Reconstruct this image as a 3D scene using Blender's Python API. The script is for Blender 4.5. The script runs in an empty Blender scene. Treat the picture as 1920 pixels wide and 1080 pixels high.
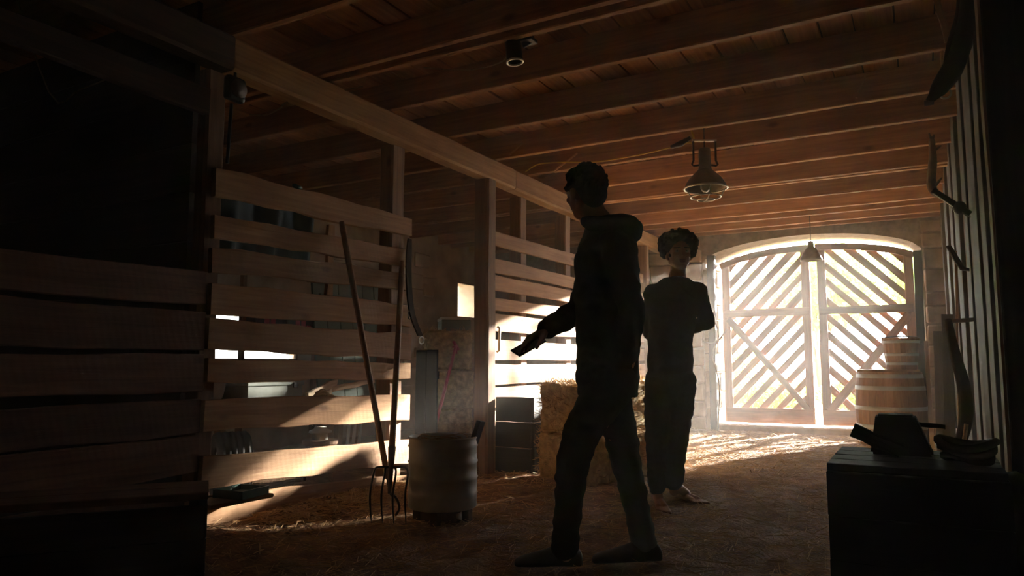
import bpy, bmesh, math, random
import numpy as np
from mathutils import Vector, Matrix, noise
random.seed(7)
RNG = np.random.default_rng(7)
sc = bpy.context.scene
COL = sc.collection
PI = math.pi

# ------------------------------------------------------------------ camera
FPX = 1365.0                       # focal length in pixels of the 1920 frame
YAW, PITCH, CAMH = math.radians(29.3), math.radians(5.85), 0.9
CAM = Vector((0, 0, CAMH))
FWD = Vector((-math.sin(YAW)*math.cos(PITCH), math.cos(YAW)*math.cos(PITCH), math.sin(PITCH)))
RGT = FWD.cross(Vector((0, 0, 1))).normalized()
UPV = RGT.cross(FWD)
cd = bpy.data.cameras.new('camera')
cd.sensor_width = 36.0
cd.lens = FPX/1920*36.0
cd.clip_start = 0.05
cam = bpy.data.objects.new('camera', cd)
COL.objects.link(cam)
cam.location = CAM
cam.rotation_euler = (PI/2+PITCH, 0, YAW)
sc.camera = cam

# ------------------------------------------------------------------ world, sun, exposure
EXPOSURE = 1.2
SKY = 11.0
SUN = 80.0
wd = bpy.data.worlds.new('world'); sc.world = wd; wd.use_nodes = True
bgn = wd.node_tree.nodes['Background']
bgn.inputs[0].default_value = (0.93, 0.97, 1.0, 1); bgn.inputs[1].default_value = SKY
sl = bpy.data.lights.new('sun', 'SUN'); sl.energy = SUN; sl.angle = math.radians(2.0); sl.color = (1.0, 0.93, 0.81)
sun = bpy.data.objects.new('sun', sl); COL.objects.link(sun)
SUNDIR = Vector((-0.38, -1.0, -0.27)).normalized()      # the way the light travels
sun.rotation_euler = SUNDIR.to_track_quat('-Z', 'Y').to_euler()
sun.location = (6, 20, 5)
sc.view_settings.view_transform = 'Standard'
sc.view_settings.look = 'None'
sc.view_settings.gamma = 1
sc.view_settings.exposure = EXPOSURE
sc.view_settings.use_curve_mapping = False
sc.cycles.max_bounces = 8
sc.cycles.diffuse_bounces = 5
sc.cycles.volume_bounces = 1
sc.cycles.transmission_bounces = 6
sc.cycles.caustics_reflective = False
sc.cycles.caustics_refractive = False
sc.cycles.sample_clamp_indirect = 6.0

# ------------------------------------------------------------------ measuring helpers: a sight line meets a real plane
def ray(u, v): return RGT*((u-960)/FPX) + UPV*((540-v)/FPX) + FWD
def ax(u, v, x): d = ray(u, v); return CAM + d*(x/d.x)
def ay(u, v, y): d = ray(u, v); return CAM + d*(y/d.y)
def az(u, v, z=0.0): d = ray(u, v); return CAM + d*((z-CAMH)/d.z)
def ad(u, v, dep): return CAM + ray(u, v)*dep
V = Vector

# ------------------------------------------------------------------ materials
MATS = {}
def nt(name):
    m = bpy.data.materials.new(name); m.use_nodes = True; MATS[name] = m
    n = m.node_tree.nodes; l = m.node_tree.links
    return m, n, l, n['Principled BSDF']
def plain(name, col, rough=0.7, metal=0.0, var=0.25, scale=12.0, bump=0.15, spec=0.3):
    m, n, l, b = nt(name)
    tc = n.new('ShaderNodeTexCoord'); nz = n.new('ShaderNodeTexNoise')
    nz.inputs['Scale'].default_value = scale; nz.inputs['Detail'].default_value = 5
    l.new(tc.outputs['Object'], nz.inputs['Vector'])
    cr = n.new('ShaderNodeValToRGB')
    cr.color_ramp.elements[0].position = 0.3; cr.color_ramp.elements[1].position = 0.7
    cr.color_ramp.elements[0].color = [c*(1-var) for c in col]+[1]
    cr.color_ramp.elements[1].color = [min(1, c*(1+var)) for c in col]+[1]
    l.new(nz.outputs['Fac'], cr.inputs['Fac']); l.new(cr.outputs['Color'], b.inputs['Base Color'])
    b.inputs['Roughness'].default_value = rough; b.inputs['Metallic'].default_value = metal
    b.inputs['Specular IOR Level'].default_value = spec
    if bump:
        bp = n.new('ShaderNodeBump'); bp.inputs['Strength'].default_value = bump; bp.inputs['Distance'].default_value = 0.01
        l.new(nz.outputs['Fac'], bp.inputs['Height']); l.new(bp.outputs['Normal'], b.inputs['Normal'])
    return m
def wood(name, light, dark, rough=0.75, knots=True, saw=0.0):
    """grain runs along local X; each board varies with its own random number"""
    m, n, l, b = nt(name)
    tc = n.new('ShaderNodeTexCoord'); oi = n.new('ShaderNodeObjectInfo')
    off = n.new('ShaderNodeVectorMath'); off.operation = 'SCALE'; off.inputs[3].default_value = 37.0
    cmb = n.new('ShaderNodeCombineXYZ')
    for k in range(3): l.new(oi.outputs['Random'], cmb.inputs[k])
    l.new(cmb.outputs[0], off.inputs[0])
    add = n.new('ShaderNodeVectorMath'); add.operation = 'ADD'
    l.new(tc.outputs['Object'], add.inputs[0]); l.new(off.outputs[0], add.inputs[1])
    mp = n.new('ShaderNodeMapping'); mp.inputs['Scale'].default_value = (1.2, 22, 22)
    l.new(add.outputs[0], mp.inputs['Vector'])
    nz = n.new('ShaderNodeTexNoise'); nz.inputs['Scale'].default_value = 1.6; nz.inputs['Detail'].default_value = 7; nz.inputs['Roughness'].default_value = 0.62; nz.inputs['Distortion'].default_value = 0.6
    l.new(mp.outputs[0], nz.inputs['Vector'])
    cr = n.new('ShaderNodeValToRGB'); e = cr.color_ramp.elements
    e[0].position = 0.32; e[0].color = (*dark, 1); e[1].position = 0.68; e[1].color = (*light, 1)
    l.new(nz.outputs['Fac'], cr.inputs['Fac'])
    n2 = n.new('ShaderNodeTexNoise'); n2.inputs['Scale'].default_value = 2.3; n2.inputs['Detail'].default_value = 3
    l.new(add.outputs[0], n2.inputs['Vector'])
    mx = n.new('ShaderNodeMix'); mx.data_type = 'RGBA'; mx.blend_type = 'MULTIPLY'
    mr = n.new('ShaderNodeMapRange'); mr.inputs[1].default_value = 0.35; mr.inputs[2].default_value = 0.7; mr.inputs[3].default_value = 0.0; mr.inputs[4].default_value = 0.55
    l.new(n2.outputs['Fac'], mr.inputs[0]); l.new(mr.outputs[0], mx.inputs[0])
    l.new(cr.outputs['Color'], mx.inputs[6]); mx.inputs[7].default_value = (0.55, 0.42, 0.34, 1)
    hv = n.new('ShaderNodeHueSaturation')
    m3 = n.new('ShaderNodeMapRange'); m3.inputs[3].default_value = 0.72; m3.inputs[4].default_value = 1.25
    l.new(oi.outputs['Random'], m3.inputs[0]); l.new(m3.outputs[0], hv.inputs['Value'])
    last = mx.outputs[2]
    if knots:
        vo = n.new('ShaderNodeTexVoronoi'); vo.inputs['Scale'].default_value = 1.0
        mk = n.new('ShaderNodeMapping'); mk.inputs['Scale'].default_value = (2.2, 5, 5); l.new(add.outputs[0], mk.inputs['Vector']); l.new(mk.outputs[0], vo.inputs['Vector'])
        kr = n.new('ShaderNodeMapRange'); kr.inputs[1].default_value = 0.05; kr.inputs[2].default_value = 0.13; kr.inputs[3].default_value = 0.75; kr.inputs[4].default_value = 0.0
        l.new(vo.outputs['Distance'], kr.inputs[0])
        km = n.new('ShaderNodeMix'); km.data_type = 'RGBA'; l.new(kr.outputs[0], km.inputs[0]); l.new(last, km.inputs[6]); km.inputs[7].default_value = (dark[0]*.35, dark[1]*.3, dark[2]*.3, 1)
        last = km.outputs[2]
    l.new(last, hv.inputs['Color']); l.new(hv.outputs[0], b.inputs['Base Color'])
    b.inputs['Roughness'].default_value = rough; b.inputs['Specular IOR Level'].default_value = 0.25
    bp = n.new('ShaderNodeBump'); bp.inputs['Strength'].default_value = 0.35; bp.inputs['Distance'].default_value = 0.006
    hsrc = nz.outputs['Fac']
    if saw:
        ws = n.new('ShaderNodeTexWave'); ws.inputs['Scale'].default_value = 9; ws.inputs['Distortion'].default_value = 2.5; ws.inputs['Detail'].default_value = 2
        msw = n.new('ShaderNodeMapping'); msw.inputs['Rotation'].default_value = (0, 0.25, 0); l.new(add.outputs[0], msw.inputs['Vector']); l.new(msw.outputs[0], ws.inputs['Vector'])
        ma = n.new('ShaderNodeMath'); ma.operation = 'MULTIPLY_ADD'; ma.inputs[1].default_value = saw; l.new(ws.outputs['Fac'], ma.inputs[0]); l.new(nz.outputs['Fac'], ma.inputs[2]); hsrc = ma.outputs[0]
    l.new(hsrc, bp.inputs['Height']); l.new(bp.outputs['Normal'], b.inputs['Normal'])
    return m
def ground(name, c1, c2, c3, s=5.0):
    m, n, l, b = nt(name)
    tc = n.new('ShaderNodeTexCoord')
    a = n.new('ShaderNodeTexNoise'); a.inputs['Scale'].default_value = s; a.inputs['Detail'].default_value = 8; a.inputs['Roughness'].default_value = .7
    l.new(tc.outputs['Object'], a.inputs['Vector'])
    cr = n.new('ShaderNodeValToRGB'); e = cr.color_ramp.elements
    e[0].position = .3; e[0].color = (*c1, 1); e[1].position = .72; e[1].color = (*c3, 1)
    x = cr.color_ramp.elements.new(.5); x.color = (*c2, 1)
    l.new(a.outputs['Fac'], cr.inputs['Fac']); l.new(cr.outputs[0], b.inputs['Base Color'])
    b.inputs['Roughness'].default_value = .95; b.inputs['Specular IOR Level'].default_value = .15
    f = n.new('ShaderNodeTexNoise'); f.inputs['Scale'].default_value = 60; f.inputs['Detail'].default_value = 6
    l.new(tc.outputs['Object'], f.inputs['Vector'])
    bp = n.new('ShaderNodeBump'); bp.inputs['Strength'].default_value = .7; bp.inputs['Distance'].default_value = .02
    l.new(f.outputs['Fac'], bp.inputs['Height']); l.new(bp.outputs['Normal'], b.inputs['Normal'])
    return m
wood('joist_wood', (0.49, 0.26, 0.125), (0.29, 0.143, 0.066))
wood('plank_wood', (0.57, 0.30, 0.135), (0.36, 0.168, 0.072))
wood('beam_wood', (0.50, 0.29, 0.13), (0.33, 0.175, 0.072))
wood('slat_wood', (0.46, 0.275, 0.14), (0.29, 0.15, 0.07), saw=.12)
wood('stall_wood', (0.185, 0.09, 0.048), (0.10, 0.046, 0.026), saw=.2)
wood('gate_wood', (0.24, 0.12, 0.068), (0.12, 0.058, 0.034))
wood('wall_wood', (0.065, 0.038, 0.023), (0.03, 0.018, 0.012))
wood('post_wood', (0.28, 0.16, 0.09), (0.15, 0.082, 0.045))
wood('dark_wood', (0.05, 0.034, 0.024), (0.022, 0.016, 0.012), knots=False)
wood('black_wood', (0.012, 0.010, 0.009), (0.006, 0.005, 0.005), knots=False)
wood('handle_wood', (0.36, 0.20, 0.105), (0.22, 0.11, 0.055), rough=.5, knots=False)
wood('barrel_wood', (0.33, 0.20, 0.115), (0.19, 0.105, 0.06), knots=False)
wood('pale_wood', (0.62, 0.48, 0.33), (0.45, 0.32, 0.2))
ground('dirt', (0.085, 0.046, 0.024), (0.175, 0.10, 0.052), (0.31, 0.19, 0.10), 7)
ground('outside_ground', (0.35, 0.29, 0.2), (0.45, 0.38, 0.27), (0.5, 0.45, 0.34), 2)
plain('stone', (0.27, 0.19, 0.125), .9, var=.35, scale=6, bump=.6)
plain('mortar', (0.21, 0.155, 0.11), .95, var=.3, scale=14, bump=.6)
plain('plaster', (0.34, 0.25, 0.17), .95, var=.35, scale=3, bump=.7)
plain('straw', (0.40, 0.25, 0.115), .8, var=.45, scale=3, bump=0)
plain('hay', (0.44, 0.32, 0.15), .9, var=.4, scale=20, bump=.8)
plain('galvanised', (0.36, 0.36, 0.32), .6, .3, var=.25, scale=5, bump=.1)
plain('lamp_metal', (0.17, 0.135, 0.10), .5, .3, var=.4, scale=9, bump=.1)
plain('rust_iron', (0.06, 0.045, 0.037), .6, .5, var=.4, scale=15)
plain('black_iron', (0.016, 0.017, 0.018), .45, .4, var=.3)
plain('bright_iron', (0.5, 0.48, 0.44), .35, .9, var=.2)
plain('leather', (0.022, 0.015, 0.011), .9, var=.4, spec=.08)
plain('green_paint', (0.10, 0.14, 0.115), .7, var=.2, scale=4)
plain('green_tin', (0.035, 0.085, 0.075), .45, .2, var=.2)
plain('teal_tarp', (0.012, 0.04, 0.052), .55, var=.6, scale=6, bump=.5)
plain('blue_plastic', (0.006, 0.010, 0.022), 1.0, var=.2, spec=.1)
plain('red_paint', (0.30, 0.022, 0.035), .6, var=.3)
plain('pink_red', (0.42, 0.035, 0.07), .5, var=.15)
plain('dark_card', (0.03, 0.032, 0.034), .8, var=.3)
plain('white_cloth', (0.62, 0.62, 0.66), .9, var=.08)
plain('grey_green', (0.20, 0.22, 0.195), .7, var=.15)
plain('pale_enamel', (0.55, 0.55, 0.52), .4, var=.1)
plain('rubber', (0.025, 0.025, 0.026), .8, var=.2)
plain('rope', (0.33, 0.23, 0.125), .9, var=.3, scale=60)
plain('yellow_cord', (0.55, 0.36, 0.03), .5, var=.1)
plain('white_paint', (0.62, 0.58, 0.5), .6, var=.12)
plain('skin_light', (0.30, 0.165, 0.11), .55, var=.08, bump=.03)
plain('skin_brown', (0.30, 0.165, 0.11), .55, var=.08, bump=.03)
plain('cloth_black', (0.0085, 0.013, 0.0145), .95, var=.25, scale=40, bump=.2, spec=.1)
plain('cloth_navy', (0.010, 0.017, 0.022), .95, var=.25, scale=40, bump=.2, spec=.1)
plain('trouser_black', (0.0075, 0.0095, 0.010), .95, var=.25, scale=40, bump=.2, spec=.1)
plain('denim', (0.013, 0.021, 0.034), .95, var=.25, scale=50, bump=.2, spec=.1)
plain('shoe_black', (0.012, 0.011, 0.010), .7, var=.3)
plain('hair_dark', (0.006, 0.007, 0.008), .95, var=.4, scale=60, bump=.6, spec=.08)
plain('eye_white', (0.25, 0.22, 0.2), .3, var=.02, bump=0)
plain('eye_dark', (0.01, 0.008, 0.006), .2, var=.02, bump=0)
plain('lip', (0.17, 0.068, 0.055), .5, var=.05, bump=0)
plain('phone', (0.012, 0.012, 0.013), .35, var=.1, bump=0)
plain('bark', (0.12, 0.085, 0.06), .9, var=.3)
m_, n_, l_, b_ = nt('leaf')
b_.inputs['Base Color'].default_value = (0.16, 0.30, 0.06, 1); b_.inputs['Roughness'].default_value = .5
tr_ = n_.new('ShaderNodeBsdfTranslucent'); tr_.inputs[0].default_value = (0.30, 0.48, 0.08, 1)
ms_ = n_.new('ShaderNodeMixShader'); ms_.inputs[0].default_value = .5
l_.new(b_.outputs[0], ms_.inputs[1]); l_.new(tr_.outputs[0], ms_.inputs[2]); l_.new(ms_.outputs[0], n_['Material Output'].inputs[0])
m_, n_, l_, b_ = nt('glass')
b_.inputs['Base Color'].default_value = (0.9, 0.95, 0.93, 1); b_.inputs['Roughness'].default_value = .08; b_.inputs['Transmission Weight'].default_value = 1.0

# ------------------------------------------------------------------ object helpers
WM = {}
def _link(o, parent, M):
    COL.objects.link(o)
    if parent is not None:
        o.parent = parent; o.matrix_basis = WM[parent].inverted() @ M
    else:
        o.matrix_basis = M
    WM[o] = M
    return o
def tag(o, label=None, cat=None, group=None, kind=None):
    if label: o['label'] = label
    if cat: o['category'] = cat
    if group: o['group'] = group
    if kind: o['kind'] = kind
    return o
def thing(name, loc, label=None, cat=None, group=None, kind=None):
    o = bpy.data.objects.new(name, None); o.empty_display_size = .1
    _link(o, None, Matrix.Translation(V(loc)))
    return tag(o, label, cat, group, kind)
def mk(name, bm, mat, parent=None, smooth=False):
    """one mesh object from a bmesh in world coordinates, its origin moved to the middle of its base"""
    xs = [v.co for v in bm.verts]
    lo = V((min(c.x for c in xs), min(c.y for c in xs), min(c.z for c in xs))); hi = V((max(c.x for c in xs), max(c.y for c in xs), max(c.z for c in xs)))
    org = V(((lo.x+hi.x)/2, (lo.y+hi.y)/2, lo.z))
    bmesh.ops.translate(bm, verts=bm.verts, vec=-org)
    bmesh.ops.recalc_face_normals(bm, faces=bm.faces)
    me = bpy.data.meshes.new(name); bm.to_mesh(me); bm.free()
    if smooth:
        me.polygons.foreach_set('use_smooth', [True]*len(me.polygons))
    me.materials.append(MATS[mat])
    return _link(bpy.data.objects.new(name, me), parent, Matrix.Translation(org))
def mesh_from(name, verts, faces, mat, parent=None, smooth=False, org=(0, 0, 0)):
    me = bpy.data.meshes.new(name); me.from_pydata(verts, [], faces); me.update()
    if smooth: me.polygons.foreach_set('use_smooth', [True]*len(me.polygons))
    me.materials.append(MATS[mat])
    return _link(bpy.data.objects.new(name, me), parent, Matrix.Translation(V(org)))
def frame(a, b, up):
    X = (b-a).normalized(); Z = up - X*up.dot(X)
    Z.normalize(); Y = Z.cross(X)
    M = Matrix((X, Y, Z)).transposed().to_4x4(); M.translation = (a+b)/2
    return M
def board(name, a, b, w, t, mat, parent=None, up=(0, 0, 1), jit=0.006, seg=7, wtaper=1.0, bend=0.0, smooth=False):
    """a sawn board from a to b; w across (towards up), t thick; uneven edges, grain along its length"""
    a, b, up = V(a), V(b), V(up)
    M = frame(a, b, up); L = (b-a).length
    vs, fs = [], []
    r = random.Random(hash((round(a.x, 3), round(a.z, 3), round(b.y, 3), round(w, 3))) & 0xffff)
    ph = r.random()*6
    for i in range(seg+1):
        f = i/seg; x = (f-.5)*L
        ww = w*(1+(wtaper-1)*f)
        o1 = (r.random()-.5)*2*jit; o2 = (r.random()-.5)*2*jit; dy = (r.random()-.5)*jit*.6 + bend*math.sin(f*PI)
        ch = min(t, ww)*.12
        ring = [(-t/2, -ww/2+ch+o2), (-t/2, ww/2-ch+o1), (-t/2+ch, ww/2+o1), (t/2-ch, ww/2+o1), (t/2, ww/2-ch+o1), (t/2, -ww/2+ch+o2), (t/2-ch, -ww/2+o2), (-t/2+ch, -ww/2+o2)]
        ex = (r.random()-.5)*jit*1.5 if i in (0, seg) else 0
        vs += [(x+ex, y+dy, z) for y, z in ring]
    for i in range(seg):
        for k in range(8):
            p, q = i*8+k, i*8+(k+1) % 8
            fs.append((p, q, q+8, p+8))
    fs.append(tuple(range(7, -1, -1))); fs.append(tuple(seg*8+k for k in range(8)))
    me = bpy.data.meshes.new(name); me.from_pydata(vs, [], fs)
    bm = bmesh.new(); bm.from_mesh(me); bmesh.ops.recalc_face_normals(bm, faces=bm.faces); bm.to_mesh(me); bm.free()
    me.materials.append(MATS[mat])
    return _link(bpy.data.objects.new(name, me), parent, M)
def bx(bm, lo, hi, M=None, bev=0.0):
    r = bmesh.ops.create_cube(bm, size=1.0)
    vs = r['verts']; lo, hi = V(lo), V(hi)
    for v in vs:
        v.co = V(((lo.x+hi.x)/2+v.co.x*(hi.x-lo.x), (lo.y+hi.y)/2+v.co.y*(hi.y-lo.y), (lo.z+hi.z)/2+v.co.z*(hi.z-lo.z)))
    if bev:
        es = list({e for v in vs for e in v.link_edges})
        rr = bmesh.ops.bevel(bm, geom=es, offset=bev, segments=2, affect='EDGES', profile=.5)
        vs = list({v for f in rr['faces'] for v in f.verts} | {v for v in vs if v.is_valid})
    if M is not None: bmesh.ops.transform(bm, matrix=M, verts=vs)
    return vs
def tube(bm, pts, rad, n=8, cap=True, closed=False):
    pts = [V(p) for p in pts]
    if not hasattr(rad, '__len__'): rad = [rad]*len(pts)
    rings = []; up = V((0, 0, 1))
    N = len(pts); prev = None
    for i, p in enumerate(pts):
        if closed: t = (pts[(i+1) % N]-pts[i-1])
        else: t = pts[min(i+1, N-1)]-pts[max(i-1, 0)]
        t.normalize()
        ref = prev if prev is not None else (V((0, 0, 1)) if abs(t.z) < .9 else V((1, 0, 0)))
        s = (ref - t*ref.dot(t)); s.normalize(); prev = s; q = t.cross(s)
        rings.append([bm.verts.new(p + (s*math.cos(2*PI*k/n)+q*math.sin(2*PI*k/n))*rad[i]) for k in range(n)])
    for i in range(N if closed else N-1):
        A, B = rings[i], rings[(i+1) % N]
        for k in range(n): bm.faces.new((A[k], A[(k+1) % n], B[(k+1) % n], B[k]))
    if cap and not closed:
        bm.faces.new(rings[0][::-1]); bm.faces.new(rings[-1])
def lathe(bm, prof, c, n=28, M=None, cap=False):
    c = V(c); rings = []; new = []
    for r, z in prof:
        ring = [bm.verts.new(c+V((r*math.cos(2*PI*k/n), r*math.sin(2*PI*k/n), z))) for k in range(n)]
        rings.append(ring); new += ring
    for A, B in zip(rings, rings[1:]):
        for k in range(n): bm.faces.new((A[k], A[(k+1) % n], B[(k+1) % n], B[k]))
    if cap:
        bm.faces.new(rings[0][::-1]); bm.faces.new(rings[-1])
    if M is not None: bmesh.ops.transform(bm, matrix=M, verts=new)
    return new
def ell(bm, c, r, M=None, seg=16):
    q = bmesh.ops.create_uvsphere(bm, u_segments=seg, v_segments=max(6, seg*2//3), radius=1.0)
    for v in q['verts']: v.co = V((v.co.x*r[0], v.co.y*r[1], v.co.z*r[2]))
    if M is not None: bmesh.ops.transform(bm, matrix=M, verts=q['verts'])
    bmesh.ops.translate(bm, verts=q['verts'], vec=V(c))
    return q['verts']
def curve_pts(pts, n=24):
    """Catmull-Rom through the points"""
    P = [V(p) for p in pts]; P = [P[0]*2-P[1]] + P + [P[-1]*2-P[-2]]
    out = []
    m = len(P)-3
    for i in range(n+1):
        f = i/n*m; k = min(int(f), m-1); t = f-k
        a, b, c, d = P[k:k+4]
        out.append(0.5*((2*b)+(c-a)*t+(2*a-5*b+4*c-d)*t*t+(3*b-a-3*c+d)*t**3))
    return out
B = bmesh.new

# ================================================================== THE SETTING
XP = -3.15          # line of the stall fronts
XW = 0.27           # inner face of the right wall
XL = -6.12          # inner face of the left stone wall
YG = 10.35          # the gate
YB = 9.9            # inner face of the gable wall
ZJ, ZC = 2.62, 2.82  # underside of joists / of the ceiling boards

# ---- floor
def floor_z(x, y):
    z = 0.022*noise.noise(V((x*1.3, y*1.3, 0))) + 0.012*noise.noise(V((x*5, y*5, 3))) + 0.006*noise.noise(V((x*13, y*13, 7)))
    if y < 4.6: z += 0.10*math.exp(-((x+3.16)/.26)**2)*min(1, max(0, (4.5-y)/.35))
    z += 0.03*math.exp(-((x+2.5)/.25)**2)*math.exp(-((y-4.7)/.8)**2)
    return z
bm = B()
nx, ny = 130, 190
vs = [[bm.verts.new((-6.2+6.6*i/nx, -1.6+12.4*j/ny, floor_z(-6.2+6.6*i/nx, -1.6+12.4*j/ny))) for j in range(ny+1)] for i in range(nx+1)]
for i in range(nx):
    for j in range(ny): bm.faces.new((vs[i][j], vs[i+1][j], vs[i+1][j+1], vs[i][j+1]))
FLOOR = tag(mk('floor', bm, 'dirt', smooth=True), 'brown dirt barn floor strewn with trampled straw', kind='structure')

# ---- ceiling: boards along the barn, joists across
CEIL = thing('ceiling', (-2.9, 4.5, ZC), 'board ceiling carried on closely set sawn joists', kind='structure')
x = -6.15; k = 0
while x < 0.42:
    w = random.uniform(.17, .215)
    y0 = -1.6
    for y1 in ((4.53, 10.4) if k % 2 else (2.51, 7.3, 10.4)):
        board('plank', (x+w/2, y0+.004, ZC+.012+random.uniform(-.004, .004)), (x+w/2, y1-.004, ZC+.012+random.uniform(-.004, .004)), w-random.uniform(.006, .016), .025, 'plank_wood', CEIL, up=(1, 0, 0), jit=.0025, seg=6)
        y0 = y1
    x += w; k += 1
bm = B(); bx(bm, (-6.4, -1.7, ZC+.035), (.7, 10.6, ZC+.055)); mk('roof_deck', bm, 'dark_wood', CEIL)
joists = [(-1.1, .05, 0), (-.45, .05, 0), (.2, .05, 0), (.86, .05, 0), (1.5, .05, 0), (1.95, .05, 0), (2.51, .06, 0), (3.15, .05, 0), (3.245, .05, .0), (3.83, .052, 0), (4.53, .052, 0), (5.23, .052, 0), (5.83, .05, 0), (6.57, .05, 0), (7.22, .05, 0), (7.36, .05, .01), (8.03, .05, 0), (8.71, .05, 0), (9.05, .05, 0), (9.55, .05, 0), (9.86, .05, 0)]
for y, t, dz in joists:
    board('joist', (-6.14, y, (ZJ+ZC)/2+dz), (.40, y+random.uniform(-.015, .015), (ZJ+ZC)/2+dz), ZC-ZJ-.004, t, 'joist_wood', CEIL, jit=.004, seg=10)

# ---- carrying beam along the stall fronts
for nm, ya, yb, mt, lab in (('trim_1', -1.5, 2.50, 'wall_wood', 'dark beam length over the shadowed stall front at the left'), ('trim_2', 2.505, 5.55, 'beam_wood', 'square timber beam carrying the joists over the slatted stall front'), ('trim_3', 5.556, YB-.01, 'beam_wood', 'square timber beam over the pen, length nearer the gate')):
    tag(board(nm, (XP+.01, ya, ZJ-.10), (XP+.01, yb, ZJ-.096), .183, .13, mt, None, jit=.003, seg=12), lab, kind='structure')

# ---- right wall: upright boards, each a piece
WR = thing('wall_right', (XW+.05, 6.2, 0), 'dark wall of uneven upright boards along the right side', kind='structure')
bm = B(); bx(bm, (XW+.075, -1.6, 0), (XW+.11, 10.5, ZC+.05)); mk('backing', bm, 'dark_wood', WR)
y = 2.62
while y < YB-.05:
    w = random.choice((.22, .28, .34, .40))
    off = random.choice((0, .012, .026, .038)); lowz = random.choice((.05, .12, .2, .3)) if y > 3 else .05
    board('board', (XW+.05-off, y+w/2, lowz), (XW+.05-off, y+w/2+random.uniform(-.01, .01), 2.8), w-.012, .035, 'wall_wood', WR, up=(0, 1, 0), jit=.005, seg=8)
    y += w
bm = B()
tag(board('baseboard_right', (XW-.0, 2.7, .085), (XW+.0, YB, .09), .17, .07, 'post_wood', None, jit=.01, seg=12), 'rough timber sill along the foot of the right wall', kind='structure')

# near jamb on the right: the end of a cross wall, black toward the camera
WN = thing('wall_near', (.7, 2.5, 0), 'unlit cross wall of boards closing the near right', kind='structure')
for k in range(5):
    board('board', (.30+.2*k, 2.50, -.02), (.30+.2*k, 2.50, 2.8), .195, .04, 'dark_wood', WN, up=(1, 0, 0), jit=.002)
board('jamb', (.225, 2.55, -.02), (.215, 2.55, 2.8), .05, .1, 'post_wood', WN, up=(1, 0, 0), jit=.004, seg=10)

# rear wall behind the camera and the near right side
WBk = thing('wall_rear', (-2.9, -1.65, 0), 'dark board wall at the near end of the barn', kind='structure')
for k in range(36):
    board('board', (-6.2+.2*k, -1.62, -.02), (-6.2+.2*k, -1.62, 2.84), .198, .04, 'dark_wood', WBk, up=(1, 0, 0), jit=.001, seg=3)

# ---- gable wall with arched gateway, thick, splayed to the inside
AXL, AXR, AZS, AZT = -2.47, .0, 2.27, 2.54
def arch_z(x, l=AXL, r=AXR, zs=AZS, zt=AZT):
    f = (x-(l+r)/2)/((r-l)/2)
    return zs+(zt-zs)*max(0.0, 1-f*f)**.62
WG = thing('wall_back', (-3, 10.15, 0), 'rough stone gable wall with a wide arched gateway', kind='structure')
bm = B()
n = 28
def wall_slab(bm, y0, y1):
    for (xa, xb, za, zb) in ((-6.5, AXL-.10, -.1, ZC), (AXR+.05, .75, -.1, ZC)): bx(bm, (xa, y0, za), (xb, y1, zb))
wall_slab(bm, YB+.03, YB+.55)
fl, fr = AXL-.10, AXR+.05
tops = []
for i in range(n+1):
    xi = fl+(fr-fl)*i/n; xo = AXL+(AXR-AXL)*i/n
    zi = arch_z(xi, fl, fr, AZS-.0, AZT-.0)
    zo = arch_z(xo)
    tops.append([bm.verts.new(p) for p in ((xi, YB+.03, zi), (xo, YB+.55, zo), (xo, YB+.55, ZC), (xi, YB+.03, ZC))])
for A, C in zip(tops, tops[1:]):
    for k in range(4): bm.faces.new((A[k], A[(k+1) % 4], C[(k+1) % 4], C[k]))
# splayed jambs
for xi, xo, s in ((fl, AXL, -1), (fr, AXR, 1)):
    p = [bm.verts.new(q) for q in ((xi, YB+.03, -.1), (xo, YB+.55, -.1), (xo, YB+.55, AZS+.2), (xi, YB+.03, AZS+.2), (xi+s*.02, YB+.55, -.1), (xi+s*.02, YB+.55, AZS+.2))]
    bm.faces.new((p[0], p[1], p[2], p[3])); bm.faces.new((p[1], p[4], p[5], p[2]))
    bm.faces.new((p[3], p[2], p[5])); bm.faces.new((p[0], p[4], p[1]))
mk('masonry', bm, 'mortar', WG)
def stone(lo, hi, parent, mat='stone', j=.012):
    bm = B(); bx(bm, lo, hi)
    for v in bm.verts: v.co += V((random.uniform(-j, j), random.uniform(-j*.6, j*.6), random.uniform(-j, j)))
    bmesh.ops.bevel(bm, geom=list(bm.edges), offset=.013, segments=1, affect='EDGES')
    return mk('stone', bm, mat, parent)
# coursed stones on the inner face beside and over the arch
z = .0
while z < 2.55:
    h = random.uniform(.17, .27)
    if z+h > 2.6: h = 2.6-z
    def span(xa, xb):
        x = xa
        while x < xb-.05:
            w = min(random.uniform(.22, .42), xb-x)
            if xb-(x+w) < .1: w = xb-x
            stone((x+.008, YB-.015-random.uniform(0, .03), z+.008), (x+w-.008, YB+.1, z+h-.008), WG)
            x += w
    top = z+h
    if top < AZS: span(-3.6, fl-.005); span(fr+.005, .42)
    else:
        # where the arch curves in, stop the course at the arch line
        xl = fl
        while xl < (fl+fr)/2 and arch_z(xl, fl, fr, AZS-.0, AZT-.0) < top: xl += .02
        xr = fr
        while xr > (fl+fr)/2 and arch_z(xr, fl, fr, AZS-.0, AZT-.0) < top: xr -= .02
        span(-3.6, fl if z < AZS else min(fl+.25, max(fl-.02, -2.6))); span(max(fr-.0, fr), .42)
    z += h
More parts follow.
